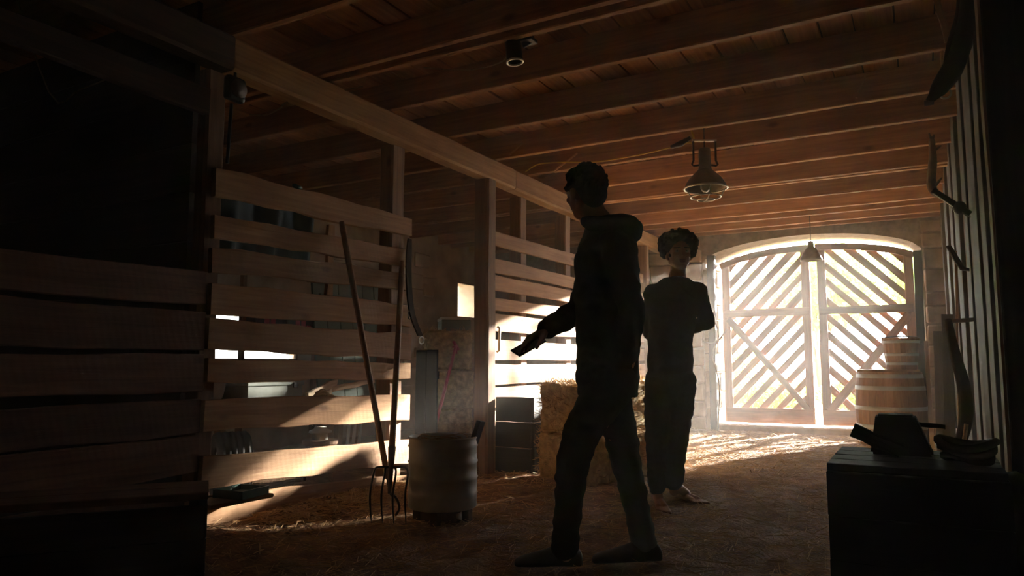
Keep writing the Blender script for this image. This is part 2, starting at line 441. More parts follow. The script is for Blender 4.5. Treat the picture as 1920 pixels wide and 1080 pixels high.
# jamb stones lining the left splay, which take the sun
z = 0.0
dv = V((AXL-fl, .52, 0)).normalized(); nv = V((dv.y, -dv.x, 0))
while z < 2.2:
    h = random.uniform(.19, .28)
    for f0, f1 in ((0, .27), (.27, .52)) if random.random() < .6 else ((0, .36), (.36, .52)):
        a = V((fl, YB+.03, z+h/2))+dv*(f0+.006)+nv*.012; b = V((fl, YB+.03, z+h/2))+dv*(f1-.006)+nv*.012
        board('jamb_stone', a, b, h-.014, .06+random.uniform(0, .03), 'stone', WG, jit=.006, seg=2)
    z += h
# stone threshold
bm = B(); bx(bm, (AXL-.05, YB+.12, -.05), (AXR+.05, YB+.32, .075), bev=.02); tag(mk('trim_4', bm, 'stone'), 'worn stone threshold lying before the gate', kind='structure')

# ---- left outer wall: mud plastered stone with two window openings
WL = thing('wall_left', (XL-.2, 4, 0), 'mud plastered stone wall at the back of the stalls', kind='structure')
wins = [(4.75, 6.25, .92, 1.42), (9.22, 9.84, 1.58, 2.14)]
ys = [-1.7, 4.75, 6.25, 9.22, 9.84, 10.5]; zs = [-.1, .92, 1.42, 1.58, 2.14, ZC]
bm = B()
for j in range(len(ys)-1):
    for k in range(len(zs)-1):
        cy, cz = (ys[j]+ys[j+1])/2, (zs[k]+zs[k+1])/2
        if any(a < cy < b and c < cz < d for a, b, c, d in wins): continue
        bx(bm, (XL-.42, ys[j], zs[k]), (XL, ys[j+1], zs[k+1]))
bmesh.ops.remove_doubles(bm, verts=bm.verts, dist=.001)
mk('masonry', bm, 'plaster', WL)
for k in range(34):
    yy = random.uniform(6.3, 8.5); zz = random.uniform(.1, 2.45); w, h = random.uniform(.16, .4), random.uniform(.1, .22)
    bm = B(); bx(bm, (XL-.02, yy, zz), (XL+random.uniform(.006, .025), yy+w, zz+h))
    for v in bm.verts: v.co += V((0, random.uniform(-.03, .03), random.uniform(-.02, .02)))
    bmesh.ops.bevel(bm, geom=list(bm.edges), offset=.012, segments=1, affect='EDGES'); mk('stone', bm, 'plaster', WL)
for i, (a, b, c, d) in enumerate(wins):
    wx = XL-(.3, .05)[i]
    W = thing('window_%d' % (i+1), (wx, (a+b)/2, c), ('small unglazed wooden window behind the slatted stall front', 'narrow deep window glowing in the plastered stall wall')[i], kind='structure')
    for p, q in (((a, c), (b, c)), ((a, d), (b, d)), ((a, c), (a, d)), ((b, c), (b, d))):
        board('frame', (wx, p[0], p[1]), (wx, q[0], q[1]), .05, .05, 'post_wood', W, up=(1, 0, 0), jit=.002, seg=2)
    bm = B(); bx(bm, (wx-.01, a+.02, c+.02), (wx-.005, b-.02, d-.02)); mk('pane', bm, 'glass', W)

# ---- outside
bm = B()
vs = [[bm.verts.new((-30+60*i/30, 10.3+40*j/30, .01+.03*noise.noise(V((i, j, 0))))) for j in range(31)] for i in range(31)]
for i in range(30):
    for j in range(30): bm.faces.new((vs[i][j], vs[i+1][j], vs[i+1][j+1], vs[i][j+1]))
tag(mk('ground_outside', bm, 'outside_ground', smooth=True), 'pale sunlit ground outside the gate', kind='structure')
GW = thing('wall_added', (-8.6, 14, 0), 'stone wall added outside the narrow stall window for its cream glow', kind='structure')  # added wall, gives the narrow window its cream lit tone
for r_ in range(9):
    yy = 10.6+.2*(r_ % 2)
    while yy < 17.5:
        w = random.uniform(.45, .8); bm = B(); bx(bm, (-8.9, yy, -.03+.3*r_), (-8.6+random.uniform(0, .03), yy+w-.02, .255+.3*r_), bev=.02); mk('stone', bm, 'stone', GW); yy += w
bm = B(); bx(bm, (-30, -20, -.3), (-6.5, 10.3, -.05)); tag(mk('ground_beside', bm, 'outside_ground'), 'pale ground outside beside the stall wall', kind='structure')

# ================================================================== THE GATE
def gate_leaf(name, x0, x1, slope, label, hinge):
    """stiles, rails, curved head, diagonal slats behind, one brace in front"""
    G = thing(name, ((x0+x1)/2, YG, .06), label, 'gate', kind='structure')
    zb, zt = .09, 2.5
    def top(x): return arch_z(x, AXL+.02, AXR-.02, AZS-.02, AZT-.07)
    sw = .105
    for x, nm in ((x0+sw/2, 'stile'), (x1-sw/2, 'stile')):
        board(nm, (x, YG, zb), (x, YG, top(x)-.01), sw, .05, 'gate_wood', G, up=(1, 0, 0), jit=.004)
    board('bottom_rail', (x0+.02, YG-.03, zb+.10), (x1-.02, YG-.03, zb+.10), .2, .035, 'gate_wood', G, jit=.004)
    board('middle_rail', (x0+.02, YG-.03, 1.575), (x1-.02, YG-.03, 1.58), .1, .035, 'gate_wood', G, jit=.004)
    # head rail bent along the arch, in short lengths
    N = 6
    for i in range(N):
        xa, xb = x0+(x1-x0)*i/N, x0+(x1-x0)*(i+1)/N
        board('head_rail', (xa-.012, YG-.02, top(xa)-.045), (xb+.012, YG-.02, top(xb)-.045), .085, .05, 'gate_wood', G, jit=.003, seg=2)
    # slats
    per = .232; c = -3.0
    while c < 6:
        # line z = c + slope*(x - x0 or x1 - x)
        pts = []
        for i in range(121):
            x = x0+.03+(x1-x0-.06)*i/120
            z = c+abs(slope)*((x-x0) if slope > 0 else (x1-x))
            if zb+.04 < z < top(x)-.03: pts.append((x, z))
        if len(pts) > 6:
            (xa, za), (xb, zb2) = pts[0], pts[-1]
            j = random.uniform(-.012, .012)
            board('slat', (xa, YG+.038, za+j), (xb, YG+.038, zb2+j+random.uniform(-.01, .01)), random.uniform(.074, .092), .022, 'gate_wood', G, jit=.004, seg=6)
        c += per
    # brace
    if slope > 0: board('brace', (x0+.08, YG-.032, 1.5), (x1-.07, YG-.032, .27), .085, .03, 'gate_wood', G, jit=.004)
    else: board('brace', (x0+.09, YG-.032, .27), (x1-.07, YG-.032, 1.5), .1, .03, 'gate_wood', G, jit=.004)
    return G
gate_leaf('door_1', -2.41, -1.255, 1.05, 'left gate leaf with slats rising to the right and a long brace', 0)
gate_leaf('door_2', -1.165, -.045, -1.0, 'right gate leaf with slats falling to the right, partly behind the barrel', 1)

# ================================================================== POSTS
def post(y, wx, wy, z0, z1, x, label, mat='post_wood'):
    o = board('timber_post', (x, y, z0), (x+.0, y, z1), wx, wy, mat, None, up=(1, 0, 0), jit=.004, seg=8)
    return tag(o, label, 'post', 'posts of the stall fronts')
zb = ZJ-.19
post(2.48, .13, .12, -.05, zb, XP-.085, 'square post where the dark stall front meets the lit slatted front')
post(4.02, .12, .15, -.05, zb, XP-.085, 'post at the end of the slatted front, behind the leaning fork')
post(5.15, .14, .14, -.05, zb, XP+.0, 'dark post at the near end of the pen beside the drum')
post(5.88, .12, .13, -.05, zb, XP-.085, 'paler post behind the pen slats, second from the drum')
post(6.85, .12, .14, -.05, zb, XP-.085, 'pen post seen beside the walking person\'s head')
post(9.15, .13, .10, -.05, zb, XP-.0, 'last post of the pen just left of the curly haired person')
post(.6, .13, .12, -.05, zb, XP-.085, 'post in deep shadow at the far left edge')

# ================================================================== STALL FRONTS
def rail_set(T, rows, y0, y1, x, t, mat, name='board', jit=.009):
    for (z0a, z0b, z1a, z1b) in rows:      # bottom/top at y0, bottom/top at y1
        a = V((x, y0, (z0a+z0b)/2)); b = V((x, y1, (z1a+z1b)/2))
        w = abs(z0b-z0a); 
        board(name, a, b, w, t, mat, T, jit=jit, seg=9, wtaper=abs(z1b-z1a)/w)
T = thing('stall_fence', (XP, 3.3, 0), 'slatted stall front of nine rough boards with a fork leaning on it', 'fence')
rows = [(1.759, 1.912, 1.79, 1.925), (1.535, 1.655, 1.575, 1.70), (1.36, 1.49, 1.405, 1.53), (1.145, 1.312, 1.155, 1.305), (.967, 1.12, .92, 1.098), (.80, .92, .79, .89), (.557, .72, .50, .672), (.28, .44, .21, .37), (.0, .235, -.02, .135)]
rail_set(T, rows, 2.46, 4.13, XP, .032, 'slat_wood')
board('cleat', (XP-.03, 3.35, 1.3), (XP-.03, 3.35, 1.75), .06, .025, 'slat_wood', T, up=(0, 1, 0))
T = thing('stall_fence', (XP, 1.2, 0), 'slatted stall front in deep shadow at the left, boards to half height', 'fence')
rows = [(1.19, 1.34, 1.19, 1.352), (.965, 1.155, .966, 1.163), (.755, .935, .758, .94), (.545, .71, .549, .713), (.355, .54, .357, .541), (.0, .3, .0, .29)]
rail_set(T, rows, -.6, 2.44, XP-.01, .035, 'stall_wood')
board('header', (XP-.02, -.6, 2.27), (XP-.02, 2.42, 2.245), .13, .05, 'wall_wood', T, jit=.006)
T = thing('pen_fence', (XP, 7.2, 0), 'slatted pen front with sun on its boards behind the walking person', 'fence')
rows = [(1.895, 2.015, 1.93, 2.05), (1.66, 1.785, 1.69, 1.80), (1.51, 1.64, 1.52, 1.65), (1.34, 1.45, 1.35, 1.46), (1.16, 1.318, 1.16, 1.31), (.922, 1.088, .92, 1.08), (.712, .886, .71, .88), (.53, .69, .52, .69), (.28, .50, .28, .50), (.02, .25, .02, .25)]
rail_set(T, rows, 5.235, 9.1, XP+.0, .03, 'slat_wood', jit=.006)
bm = B(); tube(bm, [(XP+.03, 5.30, .99), (XP+.05, 5.30, 1.0), (XP+.05, 5.31, 1.19), (XP+.03, 5.31, 1.2)], .011, 8); mk('latch_handle', bm, 'galvanised', T, True)

T = thing('added_divider', (-4.7, 2.36, 0), 'dark boarded divider added between the two near stalls to block window light', 'added divider')  # boards added to keep the window light out of the near stall
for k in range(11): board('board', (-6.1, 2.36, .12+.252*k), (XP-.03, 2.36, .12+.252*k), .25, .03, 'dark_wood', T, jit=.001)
# ================================================================== LIGHT FITTINGS
def ring(bm, c, r, rt, n=28, m=6): tube(bm, [V(c)+V((r*math.cos(2*PI*i/n), r*math.sin(2*PI*i/n), 0)) for i in range(n)], rt, m, closed=True)
lx, ly = -1.325, 5.26
L = thing('pendant_lamp', (lx, ly, 2.09), 'rusty caged industrial pendant lamp hanging from a joist', 'lamp')
bm = B(); lathe(bm, [(.045, 2.315), (.06, 2.30), (.085, 2.275), (.115, 2.245), (.140, 2.205), (.150, 2.18), (.152, 2.172), (.147, 2.172), (.138, 2.2), (.112, 2.238), (.082, 2.267), (.05, 2.29)], (lx, ly, 0), 40); mk('shade', bm, 'lamp_metal', L, True)
bm = B(); ring(bm, (lx, ly, 2.17), .155, .007, 40); mk('rim', bm, 'bright_iron', L, True)
bm = B(); lathe(bm, [(.0, 2.475), (.035, 2.47), (.043, 2.46), (.045, 2.33), (.05, 2.312), (.05, 2.30), (.0, 2.30)], (lx, ly, 0), 20); mk('neck', bm, 'lamp_metal', L, True)
for s in (-1, 1):
    bm = B(); px = lx+s*.082*RGT.x; py = ly+s*.082*RGT.y
    tube(bm, [(px, py, 2.525), (px, py, 2.38), (lx+s*.095*RGT.x, ly+s*.095*RGT.y, 2.35), (px, py, 2.338), (lx+s*.045*RGT.x, ly+s*.045*RGT.y, 2.345)], .008, 8); mk('bracket_arm', bm, 'rust_iron', L, True)
a = V((lx, ly, 2.53)); q = V((RGT.x, RGT.y, 0))
board('hanger_bar', a-q*.088, a+q*.088, .014, .03, 'white_paint', L, up=(0, 0, 1), jit=.001, seg=2)
bm = B(); tube(bm, [(lx, ly, 2.46), (lx, ly, 2.63)], .006, 8); mk('hook', bm, 'rust_iron', L, True)
bm = B(); ring(bm, (lx, ly, 2.105), .108, .005, 32); ring(bm, (lx, ly, 2.085), .06, .005, 28)
for k in range(4):
    a = k*PI/2+.5; c, s = math.cos(a), math.sin(a)
    tube(bm, [(lx+.145*c, ly+.145*s, 2.17), (lx+.108*c, ly+.108*s, 2.105), (lx+.06*c, ly+.06*s, 2.085), (lx, ly, 2.08)], .004, 6)
mk('cage', bm, 'bright_iron', L, True)
bm = B(); ell(bm, (lx, ly, 2.19), (.04, .04, .05)); mk('bulb', bm, 'glass', L, True)
# small far pendant
lx, ly = -1.09, 9.2
L = thing('pendant_lamp', (lx, ly, 2.1), 'small dark conical pendant lamp in front of the gate', 'lamp')
bm = B(); lathe(bm, [(.0, 2.34), (.028, 2.335), (.033, 2.27), (.055, 2.25), (.09, 2.19), (.115, 2.14), (.127, 2.105), (.122, 2.105), (.085, 2.185), (.05, 2.24), (.0, 2.25)], (lx, ly, 0), 32); mk('shade', bm, 'lamp_metal', L, True)
bm = B(); tube(bm, [(lx, ly, 2.33), (lx, ly, ZC)], .005, 6); mk('cord', bm, 'black_iron', L, True)
# spotlight under the double joist
c = V((-1.84, 3.3, 2.5))
L = thing('spotlight', (c.x, c.y, 2.48), 'small black cylindrical spotlight under the double joist', 'spotlight')
M = Matrix.Translation(c+V((0, 0, .07))) @ Matrix.Rotation(math.radians(-5), 4, 'Y')
bm = B(); lathe(bm, [(.0, .08), (.035, .08), (.043, .07), (.044, -.05), (.047, -.06), (.044, -.06), (.04, -.045), (.0, -.045)], (0, 0, 0), 24, M); mk('body', bm, 'black_iron', L, True)
bm = B(); lathe(bm, [(.047, -.055), (.0475, -.064), (.038, -.064), (.038, -.055)], (0, 0, 0), 24, M); mk('lens_ring', bm, 'bright_iron', L, True)
bm = B(); tube(bm, [c+V((.045, .02, .10)), c+V((.085, .05, .13)), c+V((.075, .04, .2))], .016, 8); mk('mount', bm, 'black_iron', L, True)
bm = B(); bx(bm, c+V((.03, -.01, .115)), c+V((.11, .07, .135)), bev=.004); mk('base_plate', bm, 'black_iron', L)

def cord(name, pts, r, mat, label, cat, n=40):
    bm = B(); tube(bm, curve_pts(pts, n), r, 6); return tag(mk(name, bm, mat, None, True), label, cat)
cord('electric_cable', [az(795, 127, 2.61), az(850, 131, 2.56), az(900, 128, 2.56), az(945, 113, 2.57), (-1.87, 3.28, 2.6)], .005, 'rope', 'thin pale cable running along the joists to the spotlight', 'cable')
cord('electric_cable', [az(468, 215, 2.6), az(500, 215, 2.6), az(525, 203, 2.6), az(545, 190, 2.61), az(680, 162, 2.6)], .005, 'rope', 'thin pale cable sagging behind the beam at the left', 'cable')
cord('yellow_cord', [ay(985, 322, 5.66), ay(1010, 308, 5.65), ay(1060, 304, 5.6), ay(1110, 304, 5.55), ay(1180, 294, 5.45), ay(1260, 276, 5.3), ay(1290, 268, 5.28), (-1.40, 5.27, 2.53), (-1.415, 5.25, 2.62)], .006, 'yellow_cord', 'yellow extension cord strung across to the caged lamp', 'cord', 60)
bm = B(); tube(bm, [ay(1258, 276, 5.28), ay(1275, 270, 5.28), ay(1295, 258, 5.28)], [.014, .024, .014], 10); tag(mk('cord_connector', bm, 'black_iron', None, True), 'black plug connector on the yellow cord', 'connector')
cord('wire', [(-3.6, ax(98, 183, -3.6).y-.2, 2.62), ax(98, 183, -3.6), ax(150, 168, -3.6), ax(212, 144, -3.6)], .004, 'rope', 'faint wire in the black opening at the left', 'wire', 10)

# short braces / sticks wedged between joists
for i, (a, b, lab) in enumerate(((ay(1040, 320, 5.797), ay(1082, 288, 5.797), 'splintered stick wedged between joists left of the caged lamp'), (ay(955, 290, 5.196), ay(980, 268, 5.196), 'short splintered stick between joists beside the beam'), (ay(1606, 183, 5.196), ay(1624, 140, 5.196), 'small strut nailed to a joist high on the right'))):
    tag(board('stick', a, b, .025, .014, 'slat_wood', None, up=(0, 1, .2), jit=.004, seg=4, wtaper=.5), lab, 'stick')

# ================================================================== DRUM AND FORKS
dc = V((-2.43, 3.52, 0))
D = thing('metal_drum', dc, 'open ribbed galvanised drum standing on short legs', 'drum')
R0 = .195; zb0, zt0 = .085, .475
prof = [(0, zb0), (R0-.006, zb0), (R0, zb0+.006)]
for k in range(4):
    zz = zb0+.08+k*.088
    prof += [(R0, zz-.012), (R0+.006, zz), (R0, zz+.012)]
prof += [(R0, zt0-.008), (R0+.005, zt0), (R0-.005, zt0), (R0-.008, zt0-.01), (R0-.008, zb0+.01), (0, zb0+.01)]
bm = B(); lathe(bm, prof, dc, 48); mk('body', bm, 'galvanised', D, True)
bm = B(); ring(bm, dc+V((0, 0, zt0)), R0, .006, 48); mk('rim', bm, 'galvanised', D, True)
for k in range(4):
    a = k*PI/2+.35; p = dc+V((math.cos(a)*(R0-.05), math.sin(a)*(R0-.05), 0))
    bm = B(); bx(bm, p+V((-.022, -.022, -.01)), p+V((.022, .022, zb0+.004)), bev=.004); mk('leg', bm, 'rust_iron', D)
bm = B()
for k in range(5):
    r = .085+.014*k; zz = .425+.012*k
    tube(bm, [dc+V((r*math.cos(t)+random.uniform(-.01, .01), r*math.sin(t)*.95, zz+.012*math.sin(3*t+k))) for t in [2*PI*i/26 for i in range(26)]], .0035, 5, closed=True)
tag(mk('wire_coil', bm, 'rope', None, True), 'loose coil of twine heaped in the open drum', 'twine')
tag(board('wooden_offcut', dc+V((.07, .03, .15)), dc+V((.20, .09, .565)), .06, .03, 'black_wood', None, up=(0, 1, 0), jit=.002), 'dark wooden offcut sticking up out of the drum', 'offcut')
tag(board('foot_brick', dc+V((-.12, -.02, .025)), dc+V((.1, .02, .03)), .05, .09, 'bark', None, jit=.006, seg=4), 'reddish brick lying under the drum', 'brick')

F = thing('pitchfork', (-2.66, 3.29, 0), 'four tined pitchfork standing on its tines against the slats', 'pitchfork')
ft = V((-2.64, 3.31, .30)); ftop = V((-3.11, 3.99, 1.595))
bm = B(); tube(bm, [ft+(ftop-ft)*f for f in (0, .1, .5, .95, 1)], [.014, .019, .019, .02, .016], 10)
h = board  # handle with its own frame so the grain follows it
me_h = mk('handle', bm, 'handle_wood', F, True)
bm = B(); tube(bm, [ft-(ftop-ft)*.09, ft+(ftop-ft)*.09], [.010, .023], 10); mk('ferrule', bm, 'rust_iron', F, True)
q = (V((RGT.x, RGT.y, 0))).normalized()
for k, s in enumerate((-1, -.35, .3, 1)):
    w = .098*s
    p0 = ft+V((0, 0, .01)); 
    pts = curve_pts([p0, p0+q*w*.45+V((0, 0, .006)), p0+q*w*.86, p0+q*w*.99+V((0, 0, -.035)), V((ft.x, ft.y-.025, .16))+q*w, V((ft.x, ft.y-.01, .004))+q*w*.98], 20)
    bm = B(); tube(bm, pts, [.0062]*18+[.005, .004, .003], 8); mk('tine', bm, 'black_iron', F, True)
F = thing('long_handled_hoe', (-2.75, 3.42, 0), 'long handled tool leaning steeply on the slats left of the pitchfork', 'hoe')
a = V((-2.70, 3.36, .24)); b = V((-3.105, 3.37, 1.77))
bm = B(); tube(bm, [a+(b-a)*f for f in (0, .3, .6, .97, 1)], [.017, .017, .018, .019, .015], 10); mk('handle', bm, 'handle_wood', F, True)
bm = B(); tube(bm, curve_pts([a+(b-a)*.05, a-(b-a)*.05, V((-2.66, 3.38, .14)), V((-2.66, 3.42, .07)), V((-2.70, 3.42, .01))], 16), .0075, 8); mk('hooked_blade', bm, 'black_iron', F, True)
bm = B(); tube(bm, curve_pts([V((-2.98, 3.92, .23)), V((-2.94, 3.95, .235)), V((-2.915, 3.96, .20)), V((-2.92, 3.96, .08))], 14), .011, 8); tag(mk('bent_pipe', bm, 'pale_enamel', None, True), 'pale bent pipe end poking from the straw behind the fork', 'pipe')
# leather strap
S = thing('leather_strap', ax(793, 635, XP+.06), 'dark leather harness strap with buckle hanging at the end post', 'strap')
pts = curve_pts([ax(768, 448, XP+.04), ax(766, 490, XP+.045), ax(767, 540, XP+.05), ax(773, 590, XP+.06), ax(788, 630, XP+.07)], 16)
vs, fs = [], []
for i, p in enumerate(pts):
    w = .028 if i > 2 else .018+.004*i
    for dx in (-.006, .006):
        for dy in (-w, w): vs.append((p.x+dx, p.y+dy, p.z))
for i in range(len(pts)-1):
    a = i*4
    for (c0, c1) in ((0, 1), (1, 3), (3, 2), (2, 0)): fs.append((a+c0, a+c1, a+4+c1, a+4+c0))
fs += [(0, 2, 3, 1), (len(vs)-4, len(vs)-3, len(vs)-1, len(vs)-2)]
mesh_from('strap', vs, fs, 'leather', S)
bm = B(); c = ax(790, 634, XP+.07); tube(bm, [c+V((0, .03*math.cos(t), .025*math.sin(t)-.015)) for t in [2*PI*i/18 for i in range(18)]], .005, 6, closed=True); mk('buckle', bm, 'bright_iron', S, True)
bm = B(); c = ax(768, 591, XP+.06); tube(bm, [c+V((0, .016*math.cos(t), .028*math.sin(t))) for t in [2*PI*i/18 for i in range(18)]], .004, 6, closed=True); mk('ring', bm, 'rust_iron', S, True)

# pulley block and rod at the first post
P = thing('pulley_block', ax(440, 170, XP+.03), 'black pulley block hung on the beam at the left post', 'pulley')
c = ax(440, 165, XP+.05)
bm = B(); bx(bm, c+V((-.025, -.06, -.075)), c+V((.025, .06, .06)), bev=.02); mk('shell', bm, 'black_iron', P)
bm = B(); tube(bm, [c+V((0, 0, .05)), c+V((0, 0, .15))], .008, 8); mk('hook', bm, 'black_iron', P, True)
bm = B(); lathe(bm, [(0, -.018), (.05, -.018), (.044, 0), (.05, .018), (0, .018)], (0, 0, 0), 20, Matrix.Translation(c+V((.02, 0, -.01))) @ Matrix.Rotation(PI/2, 4, 'Y')); mk('sheave', bm, 'rust_iron', P, True)
cord('hanging_rod', [ax(434, 195, XP+.05), ax(430, 250, XP+.05), ax(426, 306, XP+.05)], .009, 'black_iron', 'thin dark rod hanging from the pulley beside the post', 'rod', 6)
bm = B(); c = ax(558, 351, XP+.0); ell(bm, c, (.02, .035, .012)); ell(bm, c+V((0, -.02, .005)), (.014, .02, .012)); tag(mk('cloth_scrap', bm, 'green_tin', None, True), 'scrap of green cloth on top of the upper slat', 'cloth')

# green tin tray on the lower board
c = az(440, 914, .30)
K = thing('green_tray', c, 'small dark green tin tray standing on the ledge of the lowest slats', 'tray')
M = Matrix.Translation((-3.02, 2.60, .235)) @ Matrix.Rotation(math.radians(8), 4, 'Z') @ Matrix.Diagonal((.8, .55, 1, 1))
bm = B(); bx(bm, (-.11, -.17, 0), (.11, .17, .012)); bmesh.ops.transform(bm, matrix=M, verts=bm.verts); mk('bottom', bm, 'green_tin', K)
for lo, hi in (((-.115, -.175, 0), (-.105, .175, .04)), ((.105, -.175, 0), (.115, .175, .04)), ((-.115, -.175, 0), (.115, -.165, .04)), ((-.115, .165, 0), (.115, .175, .04))):
    bm = B(); bx(bm, lo, hi); bmesh.ops.transform(bm, matrix=M, verts=bm.verts); mk('side', bm, 'green_tin', K)
tag(board('ledge_plank', (-3.04, 2.36, .222), (-3.04, 2.74, .222), .19, .02, 'slat_wood', None, up=(1, 0, 0), jit=.004), 'ledge plank nailed along the foot of the slats under the tray', 'plank')

# ================================================================== HAY
def hay_bale(c, size, rz, label, mat='hay', nst=900):
    H = thing('hay_bale', c, label, 'hay bale', 'hay bales')
    lx, ly, lz = size
    bm = B(); bx(bm, (-lx/2, -ly/2, 0), (lx/2, ly/2, lz))
    bmesh.ops.subdivide_edges(bm, edges=list(bm.edges), cuts=14, use_grid_fill=True)
    for v in bm.verts:
        p = v.co.copy(); cc = V((0, 0, lz/2)); d = p-cc
        k = max(abs(d.x)/(lx/2), abs(d.y)/(ly/2), abs(d.z)/(lz/2))
        nrm = V((d.x/(lx/2), d.y/(ly/2), d.z/(lz/2))); nr = V((abs(nrm.x)**6*math.copysign(1, nrm.x), abs(nrm.y)**6*math.copysign(1, nrm.y), abs(nrm.z)**6*math.copysign(1, nrm.z)))
        e = sum(1 for a in nrm if abs(a) > .93)
        v.co -= V((math.copysign(1, d.x)*(abs(nrm.x) > .93), math.copysign(1, d.y)*(abs(nrm.y) > .93), math.copysign(1, d.z)*(abs(nrm.z) > .93)))*(.014*(e-1))
        v.co += nr*(.018*noise.noise(p*9)+.012*noise.noise(p*25+V((5, 0, 0))))
        if v.co.z < 0.02: v.co.z = 0
    M = Matrix.Translation(V(c)) @ Matrix.Rotation(rz, 4, 'Z')
    bmesh.ops.transform(bm, matrix=M, verts=bm.verts)
    mk('hay_core', bm, mat, H, True)
    vs, fs = [], []
    for i in range(nst):
        f = random.choice('xXyYzzZ'); u, w = random.uniform(-.5, .5), random.uniform(-.5, .5)
        if f in 'xX': s = 1 if f == 'x' else -1; p = V((s*lx/2, u*ly, (w+.5)*lz)); nn = V((s, 0, 0))
        elif f in 'yY': s = 1 if f == 'y' else -1; p = V((u*lx, s*ly/2, (w+.5)*lz)); nn = V((0, s, 0))
        else: p = V((u*lx, w*ly, lz)); nn = V((0, 0, 1))
        d = (V((random.gauss(0, 1), random.gauss(0, 1), random.gauss(0, .6))) + nn*.5).normalized()
        ln = random.uniform(.03, .09); r = random.uniform(.0012, .0022)
        sd = d.cross(V((.3, .5, .8))).normalized()*r; s2 = d.cross(sd).normalized()*r
        a = p-d*ln*.3; b2 = p+d*ln*.7
        o = len(vs)
        for e in (a, b2): vs += [e+sd, e-sd*.5+s2, e-sd*.5-s2]
        fs += [(o, o+1, o+4, o+3), (o+1, o+2, o+5, o+4), (o+2, o, o+3, o+5)]
    vs = [tuple(M @ p) for p in vs]
    tag(mesh_from('loose_straw', vs, fs, 'straw', H), kind='stuff')
    for s in (-1, 1):
        bm = B(); yy = s*ly*.22
        tube(bm, [M @ V(p) for p in ((-lx/2-.003, yy, .02), (-lx/2-.003, yy, lz), (lx/2+.003, yy, lz+.004), (lx/2+.003, yy, .02))], .004, 5); mk('twine', bm, 'rope', H)
    return H
hay_bale((-2.22, 5.50, 0), (.46, 1.08, .37), math.radians(-20), 'lower hay bale lying in front of the pen behind the walking person', nst=2600)
hay_bale((-2.24, 5.50, .372), (.45, 1.04, .37), math.radians(-17), 'upper hay bale stacked before the pen, shaggy top', nst=2600)
hay_bale((-2.42, 6.72, 0), (.45, 1.0, .37), math.radians(-8), 'lower hay bale of the stack added farther along the pen to block the sun', nst=900)  # this stack is added to keep the sun off the pen foot
hay_bale((-2.43, 6.72, .372), (.45, .98, .37), math.radians(-5), 'upper hay bale of the stack added farther along the pen to block the sun', nst=900)
K = thing('added_feed_box', (-2.90, 5.72, 0), 'added low feed box, boards coloured black for the shade at the foot of the pen slats', 'feed box')  # box put in, its black boards stand for shade below the slats
for k in range(3):
    zz = .11+.205*k
    board('front_board', (-2.76, 5.26, zz), (-2.76, 7.3, zz), .2, .025, 'black_wood', K, jit=.003)
    board('end_board', (-3.10, 5.26, zz), (-2.775, 5.26, zz), .2, .025, 'black_wood', K, jit=.003, seg=3)
    board('end_board', (-3.10, 7.3, zz), (-2.775, 7.3, zz), .2, .025, 'black_wood', K, jit=.003, seg=3)
bm = B(); bx(bm, (-2.747, 5.42, .16), (-2.742, 5.66, .33)); mk('blue_patch', bm, 'blue_plastic', K)
bm = B(); bx(bm, (-2.747, 5.58, .50), (-2.742, 5.64, .545)); mk('yellow_label', bm, 'yellow_cord', K)
hay_bale((-4.62, 6.72, 0), (.5, .9, .42), math.radians(40), 'bottom hay bale of the stack in the dim stall behind the drum', nst=600)
hay_bale((-4.62, 6.72, .42), (.5, .84, .40), math.radians(44), 'middle hay bale of the stack in the dim stall', nst=600)
hay_bale((-4.62, 6.74, .82), (.48, .82, .42), math.radians(40), 'top hay bale of the stall stack, under the green box', nst=600)
# green metal box on the stall stack
c = V((-4.55, 6.78, 1.243))
X = thing('metal_box', c, 'small green metal box on the hay stack in the stall', 'box')
M = Matrix.Translation(c) @ Matrix.Rotation(math.radians(40), 4, 'Z')
bm = B(); bx(bm, (-.16, -.24, 0), (.16, .24, .12), M, .008); mk('body', bm, 'green_paint', X)
bm = B(); bx(bm, (-.165, -.245, .12), (.165, .245, .15), M, .006); mk('lid', bm, 'pale_enamel', X)
bm = B(); bx(bm, (.158, -.03, .09), (.172, .03, .13), M, .003); mk('catch', bm, 'rust_iron', X)
# red handled shovel on the stack
S = thing('red_shovel', ax(812, 815, -4.0), 'shovel with a long red handle leaning on the stall hay stack', 'shovel')
a, b = ax(813, 812, -3.95), ax(855, 648, -4.2)
bm = B(); tube(bm, [a, a+(b-a)*.5, b], .016, 10); mk('handle', bm, 'pink_red', S, True)
d = (b-a).normalized(); sx = d.cross(V((1, 0, 0))).normalized()
bm = B(); tube(bm, [b-sx*.06, b+sx*.06], .016, 8); tube(bm, [b, b-sx*.05-d*.07], .009, 6); tube(bm, [b, b+sx*.05-d*.07], .009, 6); mk('grip', bm, 'pink_red', S, True)
bm = B(); bx(bm, (-.10, -.008, -.28), (.10, .008, 0), Matrix.Translation(a) @ Matrix.Rotation(.3, 4, 'X'), .006); mk('blade', bm, 'rust_iron', S)
# dark blue door panel stood inside the stall opening
P = thing('blue_door_panel', (-3.44, 4.75, 0), 'dark blue board panel standing in the stall opening beside the strap', 'panel')
for k in range(2): board('board', (-3.50+.105*k, 4.75, 0), (-3.50+.105*k, 4.76, 1.0), .1, .025, 'blue_plastic', P, up=(1, 0, 0), jit=.002, seg=4)
for zz in (.18, .8): board('batten', (-3.55, 4.772, zz), (-3.345, 4.772, zz), .06, .02, 'blue_plastic', P, jit=.002, seg=3)

